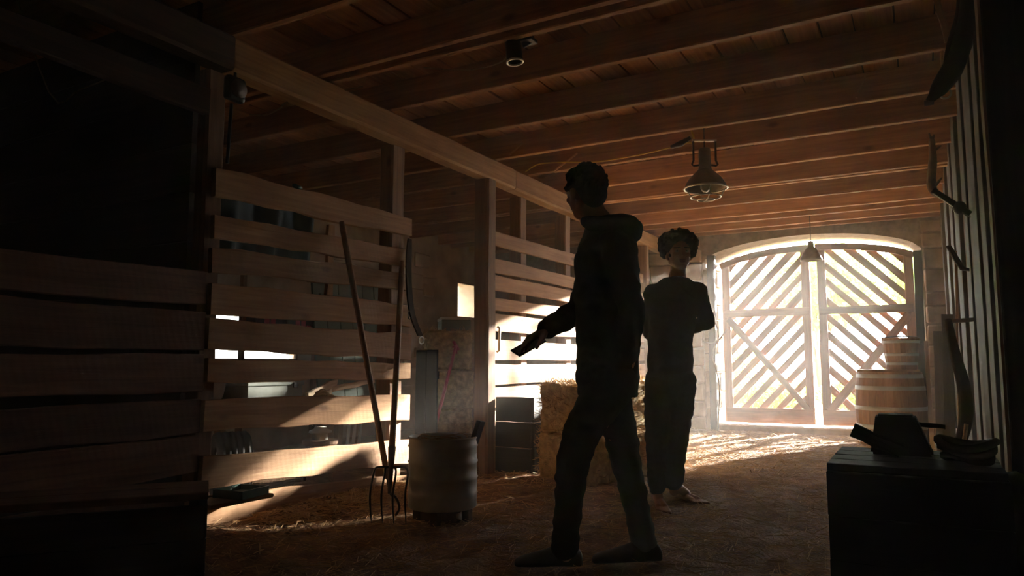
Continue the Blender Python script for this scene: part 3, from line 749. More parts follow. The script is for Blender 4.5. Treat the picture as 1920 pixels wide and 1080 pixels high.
# ================================================================== CLUTTER IN THE STALL BEHIND THE SLATS
T = thing('work_table', (-4.5, 4.3, 0), 'rough plank table in the stall behind the slatted front', 'table')
for k in range(3): board('plank', (-4.28-.2*k, 3.35, .59), (-4.28-.2*k, 5.25, .59), .19, .03, 'post_wood', T, up=(1, 0, 0))
for xx in (-4.24, -4.72):
    for yy in (3.45, 5.15): board('leg', (xx, yy, -.01), (xx, yy, .575), .06, .06, 'post_wood', T, up=(1, 0, 0), seg=3)
c = V((-4.40, 3.95, .607))
X = thing('storage_box', c, 'grey green lidded storage box seen through the slats', 'box')
bm = B(); bx(bm, c+V((-.15, -.27, 0)), c+V((.15, .27, .12)), bev=.006); mk('body', bm, 'grey_green', X)
bm = B(); bx(bm, c+V((-.16, -.28, .12)), c+V((.16, .28, .165)), bev=.008); mk('lid', bm, 'grey_green', X)
bm = B(); bx(bm, c+V((.158, .16, .10)), c+V((.17, .20, .14)), bev=.002); mk('catch', bm, 'black_iron', X)
c = V((-4.55, 3.60, .606)); bm = B()
vsx = ell(bm, c+V((0, 0, .12)), (.10, .11, .15), seg=24)
for v in vsx:
    if v.co.z < c.z+.0: v.co.z = c.z
    v.co += V((1, 1, 0))*.015*noise.noise(v.co*14)
tag(mk('cloth_sack', bm, 'white_cloth', None, True), 'rounded white cloth sack beside the grey green box', 'sack')
for i, (a, b, w) in enumerate((((-4.3, 4.32, .63), (-4.5, 5.1, .80), .07), ((-4.42, 4.38, .63), (-4.36, 5.2, .74), .05), ((-4.25, 4.45, .62), (-4.6, 5.0, .69), .06))):
    tag(board('scrap_plank', a, b, w, .025, 'pale_wood', None, jit=.006), ('pale scrap plank slanting up from the table in the stall', 'pale scrap plank lying in the middle of the offcut heap', 'lowest pale scrap plank of the offcut heap')[i], 'plank', 'offcuts on the stall table')
cord('rope_hank', [(-4.22, 4.3, .62), (-4.2, 4.38, .68), (-4.22, 4.47, .64), (-4.24, 4.40, .625), (-4.21, 4.34, .66), (-4.2, 4.5, .63)], .014, 'rope', 'twisted hank of pale rope at the front of the table', 'rope')
# tyre standing edge-on
c = V((-3.98, 3.33, .225))
t3 = thing('car_tyre', (c.x, c.y, 0), 'black grooved tyre standing behind the slats', 'tyre')
ax_dir = V((.50, .86, 0)).normalized()
M = Matrix.Translation(c) @ ax_dir.to_track_quat('Z', 'Y').to_matrix().to_4x4()
W = .11; prof = [(.13, -W*.8), (.19, -W), (.213, -W*.95)]
for k in range(5):
    z0 = -W*.85+k*W*.36; prof += [(.222, z0), (.225, z0+.024), (.212, z0+.028), (.212, z0+.036)]
prof += [(.213, W*.95), (.19, W), (.13, W*.8), (.13, -W*.8)]
bm = B(); lathe(bm, prof, (0, 0, 0), 48, M); mk('tread', bm, 'rubber', t3, True)
bm = B(); lathe(bm, [(.0, -.02), (.10, -.03), (.135, -.08), (.135, .08), (.10, .03), (0, .02)], (0, 0, 0), 32, M); mk('rim', bm, 'pale_enamel', t3, True)
# stool with an enamel bowl
c = V((-4.1, 4.27, 0))
T = thing('milking_stool', c, 'low three legged stool under the stall table', 'stool')
bm = B(); lathe(bm, [(0, .27), (.13, .27), (.135, .28), (.135, .305), (0, .305)], c, 24); mk('seat', bm, 'post_wood', T)
for k in range(3):
    a = k*2*PI/3; bm = B(); tube(bm, [c+V((.12*math.cos(a), .12*math.sin(a), .0)), c+V((.08*math.cos(a), .08*math.sin(a), .275))], .015, 8); mk('leg', bm, 'post_wood', T, True)
X = thing('enamel_bowl', c+V((0, 0, .306)), 'upturned white enamel bowl on the low stool', 'bowl')
bm = B(); lathe(bm, [(.0, .10), (.045, .098), (.05, .085), (.085, .07), (.09, .055), (.055, .05), (.06, .0), (.052, .0), (.05, .045), (0, .05)], c+V((0, 0, .306)), 28); mk('bowl', bm, 'pale_enamel', X, True)
for i in range(3):
    tag(board('white_lath', (-4.92, ax(650+11*i, 812, -4.92).y, 0), (-5.0, ax(657+11*i, 780, -5.0).y, .42), .035, .015, 'white_paint', None, up=(0, 1, 0), seg=3, jit=.002), ('left', 'middle', 'right')[i]+'most of three white painted laths behind the stool', 'lath', 'white laths in the stall')
# rack with red printed cartons
T = thing('shelf_rack', (-5.2, 4.9, 0), 'open wooden shelf rack standing before the stall window', 'rack')
for yy in (4.42, 5.30): board('upright', (-5.2, yy, -.01), (-5.2, yy, 1.7), .05, .04, 'post_wood', T, up=(1, 0, 0), seg=4)
for zz in (1.155, .55): board('shelf', (-5.2, 4.38, zz), (-5.2, 5.34, zz), .28, .025, 'post_wood', T, up=(1, 0, 0), seg=4)
for i, (y0, y1, h) in enumerate(((4.47, 4.82, .36), (4.84, 5.22, .33))):
    X = thing('carton', (-5.2, (y0+y1)/2, 1.168), ('dark carton with red print, nearer of two on the rack', 'dark carton with red print, second on the rack')[i], 'carton', 'printed cartons')
    bm = B(); bx(bm, (-5.31, y0, 1.169), (-5.09, y1, 1.168+h), bev=.004); mk('box', bm, 'dark_card', X)
    for k in range(4):
        bm = B(); bx(bm, (-5.0915, y0+.03+.07*k, 1.20+.03*(k % 2)), (-5.088, y0+.085+.07*k, 1.25+.06*(k % 3))); mk('red_print', bm, 'red_paint', X)
    bm = B(); bx(bm, (-5.0915, y0+.05, 1.42), (-5.088, y1-.05, 1.455)); mk('red_print', bm, 'red_paint', X)
# teal tarpaulin hung on a line
bm = B(); rows_ = []
for j in range(2):
    g = []
    for i in range(41):
        for k in range(13):
            y = 3.55+1.05*i/40; z = 2.22-.62*k/12
            xx = -4.55+.035*math.sin(y*17+k*.2)+.02*math.sin(y*31)+(.012 if j else 0)
            g.append(bm.verts.new((xx, y, z+.01*math.sin(y*23))))
    rows_.append(g)
for g in rows_:
    for i in range(40):
        for k in range(12): bm.faces.new((g[i*13+k], g[(i+1)*13+k], g[(i+1)*13+k+1], g[i*13+k+1]))
for i in range(40):
    for k in (0, 12): bm.faces.new((rows_[0][i*13+k], rows_[0][(i+1)*13+k], rows_[1][(i+1)*13+k], rows_[1][i*13+k]))
for i in (0, 40):
    for k in range(12): bm.faces.new((rows_[0][i*13+k], rows_[0][i*13+k+1], rows_[1][i*13+k+1], rows_[1][i*13+k]))
tag(mk('tarpaulin', bm, 'teal_tarp', None, True), 'dark teal tarpaulin hung up behind the upper slats', 'tarpaulin')
cord('hanging_line', [(-4.55, 2.6, 2.26), (-4.55, 4.1, 2.225), (-4.55, 5.7, 2.26)], .006, 'rope', 'rope line holding the teal tarpaulin', 'rope', 10)
# green shutter
T = thing('green_shutter', (-4.35, 5.15, .61), 'green painted board shutter standing on the stall table', 'shutter')
for k in range(6): board('board', (-4.40+.0*k, 4.62+.16*k, .606), (-4.52, 4.62+.16*k, 1.66), .155, .022, 'green_paint', T, up=(0, 1, 0), jit=.002, seg=4)
for zz in (.8, 1.45): board('batten', (-4.40-.11*(zz-.6)+.028, 4.6, zz), (-4.40-.11*(zz-.6)+.028, 5.45, zz), .08, .02, 'green_paint', T, jit=.002, seg=4)

# ================================================================== BARREL, BUCKET, BOARDS BY THE GATE
def staved(name, c, prof, n, mat, T, gap=.985):
    for k in range(n):
        a0, a1 = 2*PI*(k+.5-.5*gap)/n, 2*PI*(k+.5+.5*gap)/n
        vs, fs = [], []
        for r, z in prof:
            for rr in (r, r-.022):
                for a in (a0, a1): vs.append((c.x+rr*math.cos(a), c.y+rr*math.sin(a), c.z+z))
        m = len(prof)
        for i in range(m-1):
            o = i*4
            fs += [(o, o+1, o+5, o+4), (o+3, o+2, o+6, o+7), (o+2, o, o+4, o+6), (o+1, o+3, o+7, o+5)]
        fs += [(0, 2, 3, 1), (4*m-4, 4*m-3, 4*m-1, 4*m-2)]
        am = (a0+a1)/2; org = V((c.x+prof[0][0]*math.cos(am), c.y+prof[0][0]*math.sin(am), c.z))
        # local X runs up the stave so the grain follows it
        M = Matrix.Translation(org) @ Matrix(((0, 0, -1, 0), (0, 1, 0, 0), (1, 0, 0, 0), (0, 0, 0, 1)))
        Mi = M.inverted()
        me = bpy.data.meshes.new('stave'); me.from_pydata([tuple(Mi @ V(v)) for v in vs], [], fs)
        b2 = bmesh.new(); b2.from_mesh(me); bmesh.ops.recalc_face_normals(b2, faces=b2.faces); b2.to_mesh(me); b2.free()
        me.materials.append(MATS[mat]); _link(bpy.data.objects.new('stave', me), T, M)
def hoop(c, z, r0, r1, h, T, mat='galvanised'):
    bm = B(); lathe(bm, [(r0+.004, z), (r1+.004, z+h), (r1-.0, z+h), (r0-.0, z), (r0+.004, z)], c, 48); mk('hoop', bm, mat, T, True)
c = V((-.335, 9.22, 0))
T = thing('wooden_barrel', c, 'large hooped wooden barrel standing before the right gate leaf', 'barrel')
BR = lambda z: .325+.035*math.sin(PI*min(1, max(0, z/.8)))
staved('stave', c, [(BR(z), z) for z in (.0, .1, .2, .3, .4, .5, .6, .7, .8)], 26, 'barrel_wood', T)
for z in (.03, .18, .38, .60, .73): hoop(c, z, BR(z), BR(z+.045), .045, T)
bm = B(); lathe(bm, [(0, .77), (.30, .77), (.30, .75), (0, .75)], c, 32); mk('head', bm, 'barrel_wood', T)
c = V((-.21, 9.22, .803))
tag(board('lid_board', (-.64, 9.22, .812), (-.03, 9.22, .812), .55, .02, 'barrel_wood', None, up=(0, 1, 0), jit=.003), 'flat board lying over the barrel under the bucket', 'lid')
c = V((-.205, 9.22, .823))
T = thing('wooden_bucket', c, 'tapered grey wooden bucket standing on the barrel', 'bucket')
staved('stave', c, [(.148, 0), (.17, .15), (.192, .345)], 20, 'barrel_wood', T)
for z in (.05, .15, .29): r = .148+.0128*z*10; hoop(c, z, r, r+.004, .03, T)
bm = B(); lathe(bm, [(0, .03), (.14, .03), (.14, .01), (0, .01)], c, 24); mk('bottom', bm, 'barrel_wood', T)
bm = B()
for s in (-1, 1):
    pass
tube(bm, [c+V((.19*math.cos(t), -.02, .345+.02*math.sin(t))) for t in [PI*i/14 for i in range(15)]], .007, 6); mk('bail', bm, 'rust_iron', T, True)
tag(board('leaning_plank', ay(1735, 828, 9.45)*1, ay(1720, 470, 9.8), .09, .03, 'dark_wood', None, up=(1, 0, 0), jit=.004), 'tall dark plank leaning at the right of the gate', 'plank')
tag(board('leaning_plank', ay(1749, 845, 9.0), ay(1736, 640, 9.5), .045, .03, 'pale_wood', None, up=(1, 0, 0), jit=.004), 'narrow pale lath leaning beside the barrel', 'plank')
tag(board('leaning_plank', ay(1768, 868, 8.2), ay(1760, 622, 8.4), .10, .03, 'dark_wood', None, up=(1, 0, 0), jit=.004), 'short black plank leaning on the right wall near the barrel', 'plank')
tag(board('leaning_plank', ay(1782, 860, 7.2), ay(1776, 590, 7.5), .09, .025, 'dark_wood', None, up=(1, 0, 0), jit=.006), 'dark board leaning on the right wall nearer the camera', 'plank')
# gate post and vines left of the gate
tag(board('gate_post', (-2.435, 9.8, -.03), (-2.42, 9.8, 2.33), .095, .10, 'dark_wood', None, up=(1, 0, 0), jit=.006, seg=8), 'dark wooden gate post in front of the sunlit stone jamb', 'post')
for i, (pts, lab) in enumerate((([(-2.38, 9.74, .02), (-2.34, 9.73, .6), (-2.42, 9.735, 1.0), (-2.33, 9.73, 1.25), (-2.40, 9.735, 1.5)], 'dry vine twisting up the gate post'), ([(-2.55, 9.74, 1.18), (-2.44, 9.735, 1.16), (-2.33, 9.73, 1.2), (-2.22, 9.74, 1.34)], 'dry twig sticking out across the gate post'))):
    cord('dry_vine', pts, .009, 'bark', lab, 'vine')

# ================================================================== THINGS ON THE RIGHT WALL
Y = 3.9
H = thing('harness_hames', ay(1742, 196, Y), 'big dark curved wooden harness piece hanging high on the right wall', 'harness')
pts = curve_pts([ay(1742, 190, Y), ay(1762, 165, Y), ay(1790, 120, Y), ay(1812, 50, Y), ay(1822, -30, Y)], 20)
bm = B(); tube(bm, pts, [.018, .02, .024, .03, .036, .04, .044, .046, .048, .048, .046]+[.044]*10, 10); mk('curved_arm', bm, 'black_wood', H, True)
bm = B(); tube(bm, [ay(1733, 194, Y), ay(1751, 191, Y)], .014, 8); mk('end_cap', bm, 'rust_iron', H, True)
bm = B(); tube(bm, curve_pts([ay(1768, 160, Y), ay(1778, 90, Y), ay(1795, 30, Y), ay(1800, -20, Y)], 14), .011, 6); mk('strap', bm, 'leather', H, True)
bm = B(); cc = ay(1773, 176, Y); tube(bm, [cc+V((.022*math.cos(t), 0, .022*math.sin(t))) for t in [2*PI*i/16 for i in range(16)]], .005, 6, closed=True); mk('ring', bm, 'bright_iron', H, True)
tag(board('roof_lath', ay(1752, -20, 4.2), ay(1778, 78, 4.2), .03, .014, 'slat_wood', None, up=(1, 0, 0), jit=.003), 'thin pale lath slanting high on the right wall', 'lath')
cord('hanging_rope', [ay(1758, 58, 4.6), ay(1764, 70, 4.6), ay(1766, 112, 4.6), ay(1768, 130, 4.6)], .008, 'rope', 'short knotted rope hanging from the upper right joist', 'rope', 12)
K = thing('iron_bar', ay(1748, 357, 4.4), 'black iron bar with its highlight made as a bright strip, jutting from the right wall', 'bar')
a, b = ay(1749, 357, 4.4), ay(1819, 402, 4.4)
bm = B(); tube(bm, [a, a+(b-a)*.1, a+(b-a)*.55, b], [.021, .016, .017, .018], 10); mk('shaft', bm, 'black_iron', K, True)
bm = B(); tube(bm, [a+V((0, -.01, -.017)), b+V((0, -.01, -.018))], .0035, 6); mk('highlight_strip', bm, 'bright_iron', K, True)  # bright strip stands for the highlight along the bar
bm = B(); ell(bm, a+(b-a)*.72, (.032, .03, .035)); mk('knuckle', bm, 'black_iron', K, True)
K = thing('iron_hook', ay(1778, 462, 5.0), 'double iron hook on the right wall below the black bar', 'hook')
for dy in (0, 5):
    bm = B(); tube(bm, [ay(1776+dy, 461+dy*.3, 5.0), ay(1790+dy, 485, 5.0), ay(1802+dy, 504, 5.0), V((.31, 5.0, ay(1802, 510, 5.0).z))], .010, 8); mk('prong', bm, 'rust_iron', K, True)
K = thing('dried_branch', ay(1748, 372, 6.2), 'brown dried branch hanging beside the right wall under the joists', 'branch')
bm = B(); tube(bm, curve_pts([ay(1747, 262, 6.2), ay(1749, 300, 6.2), ay(1746, 345, 6.2), ay(1755, 366, 6.2)], 12), [.02, .022, .024, .026, .028, .03, .03, .03, .032, .03, .028, .024, .02], 8); mk('stem', bm, 'bark', K, True)
bm = B(); p = ay(1747, 264, 6.2); tube(bm, [p, V((p.x, 6.35, ZJ-.05)), V((p.x, 6.55, ZJ-.0))], .004, 6); mk('string', bm, 'rope', K, True)
for p, q2 in (((1747, 264), (1742, 250)), ((1747, 264), (1752, 252)), ((1748, 285), (1765, 273)), ((1746, 345), (1740, 318)), ((1752, 350), (1766, 333)), ((1754, 366), (1769, 368))):
    bm = B(); tube(bm, [ay(*p, 6.2), ay(*q2, 6.2)], [.013, .006], 6); mk('twig', bm, 'bark', K, True)
H = thing('harness_collar', ay(1800, 850, 4.6), 'dark curved harness collar hanging low on the right wall', 'harness')
bm = B(); tube(bm, curve_pts([ay(1778, 600, 4.9), ay(1790, 660, 4.8), ay(1806, 720, 4.7), ay(1812, 780, 4.6), ay(1800, 830, 4.6), ay(1786, 850, 4.6)], 24), [.018+.016*math.sin(PI*i/24) for i in range(25)], 8); mk('collar', bm, 'leather', H, True)
bm = B(); tube(bm, [ay(1779, 603, 4.9)-V((.01, 0, 0)), V((.31, 4.9, ay(1779, 603, 4.9).z+.01))], .012, 8); mk('peg', bm, 'post_wood', H, True)
bm = B(); tube(bm, curve_pts([ay(1812, 795, 4.5), ay(1806, 830, 4.5), ay(1788, 846, 4.5)], 10), .010, 6); mk('strap', bm, 'rope', H, True)
tag(board('stick', (.20, 6.4, 0), (.262, 6.5, 1.75), .02, .016, 'slat_wood', None, up=(1, 0, 0)), 'thin lit stick standing on the right wall behind the collar', 'stick')

# ================================================================== FOREGROUND CRATE AND BENCH
C0 = V((-.05, 2.02, 0))
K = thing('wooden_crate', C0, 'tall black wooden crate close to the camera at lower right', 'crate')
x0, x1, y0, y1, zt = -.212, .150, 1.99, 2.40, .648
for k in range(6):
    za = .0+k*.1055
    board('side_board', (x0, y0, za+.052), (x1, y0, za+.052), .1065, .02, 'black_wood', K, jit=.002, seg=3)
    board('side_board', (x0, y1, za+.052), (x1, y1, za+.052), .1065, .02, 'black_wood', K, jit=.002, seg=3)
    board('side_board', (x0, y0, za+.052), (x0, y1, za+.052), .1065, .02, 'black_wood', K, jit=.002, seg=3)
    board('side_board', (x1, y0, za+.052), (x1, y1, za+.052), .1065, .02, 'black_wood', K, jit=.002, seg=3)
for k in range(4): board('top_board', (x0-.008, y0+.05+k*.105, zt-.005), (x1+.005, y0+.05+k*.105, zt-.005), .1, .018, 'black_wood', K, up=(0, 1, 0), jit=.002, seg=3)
bm = B(); bx(bm, (x0-.014, 2.1, .585), (x0-.009, 2.2, .625)); bx(bm, (x0-.022, 2.11, .59), (x0-.012, 2.19, .602)); mk('side_handle', bm, 'black_iron', K)
# tapered block
c = V((-.06, 2.26, .656))
bm = B(); vv = bx(bm, c+V((-.075, -.06, 0)), c+V((.075, .06, .105)))
for v in bm.verts:
    if v.co.z > c.z+.05: v.co.x = c.x-.012+(v.co.x-c.x)*.62; v.co.y = c.y+(v.co.y-c.y)*.7
bmesh.ops.bevel(bm, geom=list(bm.edges), offset=.006, segments=2, affect='EDGES')
tag(mk('anvil_block', bm, 'black_wood'), 'black tapered block standing on the near crate', 'block')
tag(board('wood_offcut', ay(1597, 806, 2.12)*1, ay(1690, 846, 2.12), .034, .03, 'black_wood', None, jit=.003, seg=4), 'dark stick lying slanted across the near crate', 'stick')
tag(board('wood_offcut', ay(1716, 795, 2.33), ay(1772, 800, 2.33), .012, .012, 'dark_wood', None, jit=.001, seg=4), 'thin dark peg poking right from behind the tapered block', 'peg')
bm = B(); cc = V((.085, 2.16, .668))
for k in range(3):
    r = .050+.006*k
    tube(bm, [cc+V((r*math.cos(t), r*1.2*math.sin(t), .016*k+.008*math.sin(2*t+k))) for t in [2*PI*i/28 for i in range(28)]], .010, 6, closed=True)
tag(mk('leather_coil', bm, 'leather', None, True), 'coil of dark leather strap heaped on the near crate', 'coil')
bm = B(); cc = V((.178, 2.22, .50))
tube(bm, [cc+V((.012*math.sin(5*t), .10*math.cos(t), .11*math.sin(t))) for t in [2*PI*i/30 for i in range(30)]], .022, 8, closed=True)
tag(mk('rope_collar', bm, 'leather', None, True), 'thick dark leather loop hanging on the right side of the near crate', 'loop')
# bench at lower left
bu = V((.61, .79, 0)).normalized(); bn = V((-bu.y, bu.x, 0))
fr_ = V((-2.19, 1.73, 0)); ln = 1.05; dp = .27
K = thing('wooden_bench', fr_-bu*.7+bn*.15, 'low dark wooden bench box in shadow at the lower left', 'bench')
for k in range(2):
    a = fr_+bn*(.07+.145*k)+V((0, 0, .44))
    board('top_board', a-bu*ln, a+bu*.012, .14, .025, 'stall_wood', K, up=bn, jit=.003)  # paler wood than the sides paints in the light on the top
for k in range(3):
    a = fr_+V((0, 0, .355-.115*k)); board('front_board', a-bu*ln, a, .112, .02, 'dark_wood', K, jit=.002)
    a = fr_+bn*.01+V((0, 0, .355-.115*k)); board('end_board', a, a+bn*(dp-.02), .112, .02, 'dark_wood', K, jit=.002, seg=3)
for f in (0.02, ln-.05):
    for g in (.02, dp-.02):
        a = fr_-bu*f+bn*g; board('leg', a, a+V((0, 0, .427)), .045, .045, 'dark_wood', K, up=(1, 0, 0), seg=3, jit=.001)

# ================================================================== LOOSE STRAW ON THE FLOOR
def straw_field(name, n, xr, yr, lmin, lmax, label, dens=None):
    vs = np.zeros((n*6, 3)); fs = []
    i = 0
    while i < n:
        x, y = random.uniform(*xr), random.uniform(*yr)
        if dens and random.random() > dens(x, y): continue
        L = random.uniform(lmin, lmax); a = random.uniform(0, PI); el = random.gauss(0, .16)
        d = V((math.cos(a)*math.cos(el), math.sin(a)*math.cos(el), math.sin(el)))
        z = floor_z(x, y)+.004+abs(math.sin(el))*L/2
        r = random.uniform(.0012, .0026)
        s = V((-math.sin(a), math.cos(a), 0))*r; u = V((0, 0, 1))*r
        p = V((x, y, z)); o = i*6
        for k, e in enumerate((p-d*L/2, p+d*L/2)):
            vs[o+k*3] = e+s; vs[o+k*3+1] = e-s; vs[o+k*3+2] = e+u
        fs += [(o, o+1, o+4, o+3), (o+1, o+2, o+5, o+4), (o+2, o, o+3, o+5)]
        i += 1
    return tag(mesh_from(name, [tuple(v) for v in vs], fs, 'straw'), label, 'straw', kind='stuff')
straw_field('floor_straw', 15000, (-3.3, .2), (2.0, 9.8), .03, .13, 'loose straw trampled over the barn floor')
straw_field('swept_straw', 1600, (-3.13, -2.75), (2.7, 4.4), .03, .10, 'loose straw swept up along the foot of the slatted front', dens=lambda x, y: math.exp(-((x+3.02)/.12)**2))
bm = B()
for k in range(300):
    x, y = random.uniform(-3.12, -2.9), random.uniform(2.9, 4.25)
    r = random.uniform(.004, .012)*math.exp(-((x+3.08)/.12)**2)
    if r > .002:
        for v in ell(bm, (x, y, floor_z(x, y)+r*.3), (r*1.2, r*1.2, r*.8), seg=6): v.co += V((random.uniform(-.3, .3), random.uniform(-.3, .3), random.uniform(-.3, .3)))*r
tag(mk('dirt_clods', bm, 'dirt'), 'crumbled earth clods banked against the lowest slat', 'earth', kind='stuff')

# ================================================================== PLANTS OUTSIDE
def shrub(c, rx, rz, n, label, name='shrub', trunk=.0):
    T = thing(name, c, label, 'shrub' if name == 'shrub' else 'tree', 'plants outside the gate')
    vs, fs = [], []
    c = V(c)
    for i in range(n):
        d = V((random.gauss(0, 1), random.gauss(0, 1), random.gauss(0, 1))).normalized(); r = random.random()**.4
        p = c+V((d.x*rx*r, d.y*rx*r, trunk+rz+d.z*rz*r))
        if p.z < .03: continue
        a = V((random.gauss(0, 1), random.gauss(0, 1), random.gauss(0, 1))).normalized(); b = a.cross(V((.3, .7, .2))).normalized()
        s = random.uniform(.03, .07)*(1 if trunk == 0 else 2.2); o = len(vs)
        vs += [p-a*s, p+b*s*.45, p+a*s, p-b*s*.45]; fs.append((o, o+1, o+2, o+3))
    tag(mesh_from('foliage', [tuple(v) for v in vs], fs, 'leaf', T), kind='stuff')
    for k in range(5):
        a = random.uniform(0, 2*PI); bm = B()
        tube(bm, [c, c+V((.2*rx*math.cos(a), .2*rx*math.sin(a), trunk+rz*.5)), c+V((.5*rx*math.cos(a), .5*rx*math.sin(a), trunk+rz*1.3))], [.03+.04*(trunk > 0), .02+.02*(trunk > 0), .008], 6); mk('stem', bm, 'bark', T, True)
shrub((-2.35, 13.6, 0), .8, .32, 2200, 'low leafy shrub outside the left gate leaf')
shrub((-1.25, 15.3, 0), .6, .28, 1500, 'low leafy shrub outside between the gate leaves')
shrub((-3.9, 16.4, 0), 1.0, .7, 3000, 'taller leafy shrub outside at the left edge of the gate')
shrub((-.7, 17.5, 0), .8, .4, 1600, 'small shrub outside behind the barrel')
shrub((-2.6, 23, 0), 2.0, 1.3, 3500, 'leafy tree standing far outside the left gate leaf', 'tree', 1.8)
shrub((.3, 31, 0), 2.0, 1.4, 3500, 'leafy tree far outside the right gate leaf', 'tree', 2.6)
shrub((-7.2, 29, 0), 2.2, 1.6, 2500, 'leafy tree farthest left outside the gate', 'tree', 1.5)

# ================================================================== PEOPLE
_IC = bmesh.new(); bmesh.ops.create_icosphere(_IC, subdivisions=2, radius=1.0); ICO = [v.co.copy() for v in _IC.verts]; _IC.free()
_TMP = bpy.data.meshes.new('tmp')
def cap(bm, p0, r0, p1, r1):
    """tapered capsule: the hull of two balls"""
    t = bmesh.new(); p0, p1 = V(p0), V(p1); ax_ = p1-p0
    for c in ICO: t.verts.new(p0+c*r0); t.verts.new(p1+c*r1)
    r = bmesh.ops.convex_hull(t, input=list(t.verts))
    loose = [v for v in t.verts if not v.link_faces]
    if loose: bmesh.ops.delete(t, geom=loose, context='VERTS')
    bmesh.ops.recalc_face_normals(t, faces=t.faces)
    t.to_mesh(_TMP); t.free(); bm.from_mesh(_TMP)
def chain(bm, pts, rads):
    for i in range(len(pts)-1): cap(bm, pts[i], rads[i], pts[i+1], rads[i+1])
def loft(bm, secs, n=24):
    """closed body through elliptical cross-sections (centre, side vector, front vector)"""
    rings = []
    for c, s, f in secs:
        rings.append([bm.verts.new(V(c)+V(s)*math.cos(2*PI*k/n)+V(f)*math.sin(2*PI*k/n)) for k in range(n)])
    for A, C in zip(rings, rings[1:]):
        for k in range(n): bm.faces.new((A[k], A[(k+1) % n], C[(k+1) % n], C[k]))
    bm.faces.new(rings[0][::-1]); bm.faces.new(rings[-1])
def ellv(bm, c, s, f, u, seg=18):
    M = Matrix((V(s), V(f), V(u))).transposed().to_4x4(); M.translation = V(c)
    q = bmesh.ops.create_uvsphere(bm, u_segments=seg, v_segments=12, radius=1.0)
    bmesh.ops.transform(bm, matrix=M, verts=q['verts'])
def grow(name, bm, mat, parent, vox, sm=4, fold=0.0, fscale=9.0):
    """fuse the overlapping volumes into one continuous skin"""
    bmesh.ops.recalc_face_normals(bm, faces=bm.faces)
    me = bpy.data.meshes.new(name+'_src'); bm.to_mesh(me); bm.free()
    o = bpy.data.objects.new(name+'_src', me); COL.objects.link(o)
    r = o.modifiers.new('r', 'REMESH'); r.mode = 'VOXEL'; r.voxel_size = vox; r.adaptivity = 0
    s = o.modifiers.new('s', 'SMOOTH'); s.iterations = sm; s.factor = .5
    dg = bpy.context.evaluated_depsgraph_get(); ev = o.evaluated_get(dg)
    m2 = bpy.data.meshes.new_from_object(ev); bpy.data.objects.remove(o)
    b2 = bmesh.new(); b2.from_mesh(m2); bpy.data.meshes.remove(m2)
    if fold:
        b2.normal_update()
        for v in b2.verts:
            p = v.co*fscale
            v.co += v.normal*fold*(noise.noise(V((p.x*1.2, p.y*1.2, p.z*2.6)))+.5*noise.noise(V((p.x*3, p.y*3, p.z*4))))
    return mk(name, b2, mat, parent, True)
def hand(bm, w, d, nrm, side, curl=(.25, .45, .35), thumb=.6, sc_=1.0, spread=.05):
    """palm and five jointed fingers. d: towards the fingers, nrm: out of the back of the hand, side: towards the thumb"""
    d = V(d).normalized(); nrm = V(nrm); nrm = (nrm-d*nrm.dot(d)).normalized(); s = V(side); s = (s-d*s.dot(d)-nrm*s.dot(nrm)).normalized()
    w = V(w)
    for k in range(4):
        t = (.030-.020*k)*sc_
        cap(bm, w+s*t*.7+d*.012*sc_, .016*sc_, w+s*t+d*.083*sc_, .0125*sc_)
    for k, (L, t) in enumerate(((.072, .030), (.080, .010), (.074, -.010), (.058, -.029))):
        p = w+s*t*sc_+d*(.084-.004*abs(k-1))*sc_; dd = d+s*(spread*(1.5-k)); dd.normalize()
        for j, (f, r0, r1) in enumerate(((.44, .0098, .0090), (.31, .0090, .0082), (.25, .0082, .0068))):
            c_, s_ = math.cos(curl[j]), math.sin(curl[j]); dd = (dd*c_-nrm*s_).normalized(); nn = dd.cross(s)
            e = p+dd*L*f*sc_; cap(bm, p, r0*sc_, e, r1*sc_); p = e
            nrm2 = s.cross(dd)
            nrm = nrm2 if nrm2.dot(nrm) > 0 else -nrm2
        nrm = V(side); nrm = d.cross(s) if d.cross(s).dot(V(NB[0])) > 0 else -d.cross(s)
    p = w+s*.026*sc_+d*.022*sc_; t1 = (d*.75+s*thumb-nrm*.35).normalized()
    e = p+t1*.042*sc_; cap(bm, p, .0145*sc_, e, .0115*sc_)
    t2 = (d*.95+s*thumb*.3-nrm*.35).normalized(); e2 = e+t2*.032*sc_; cap(bm, e, .0112*sc_, e2, .0098*sc_)
    e3 = e2+(t2-nrm*.2).normalized()*.026*sc_; cap(bm, e2, .0098*sc_, e3, .0078*sc_)
NB = [(0, 0, 1)]
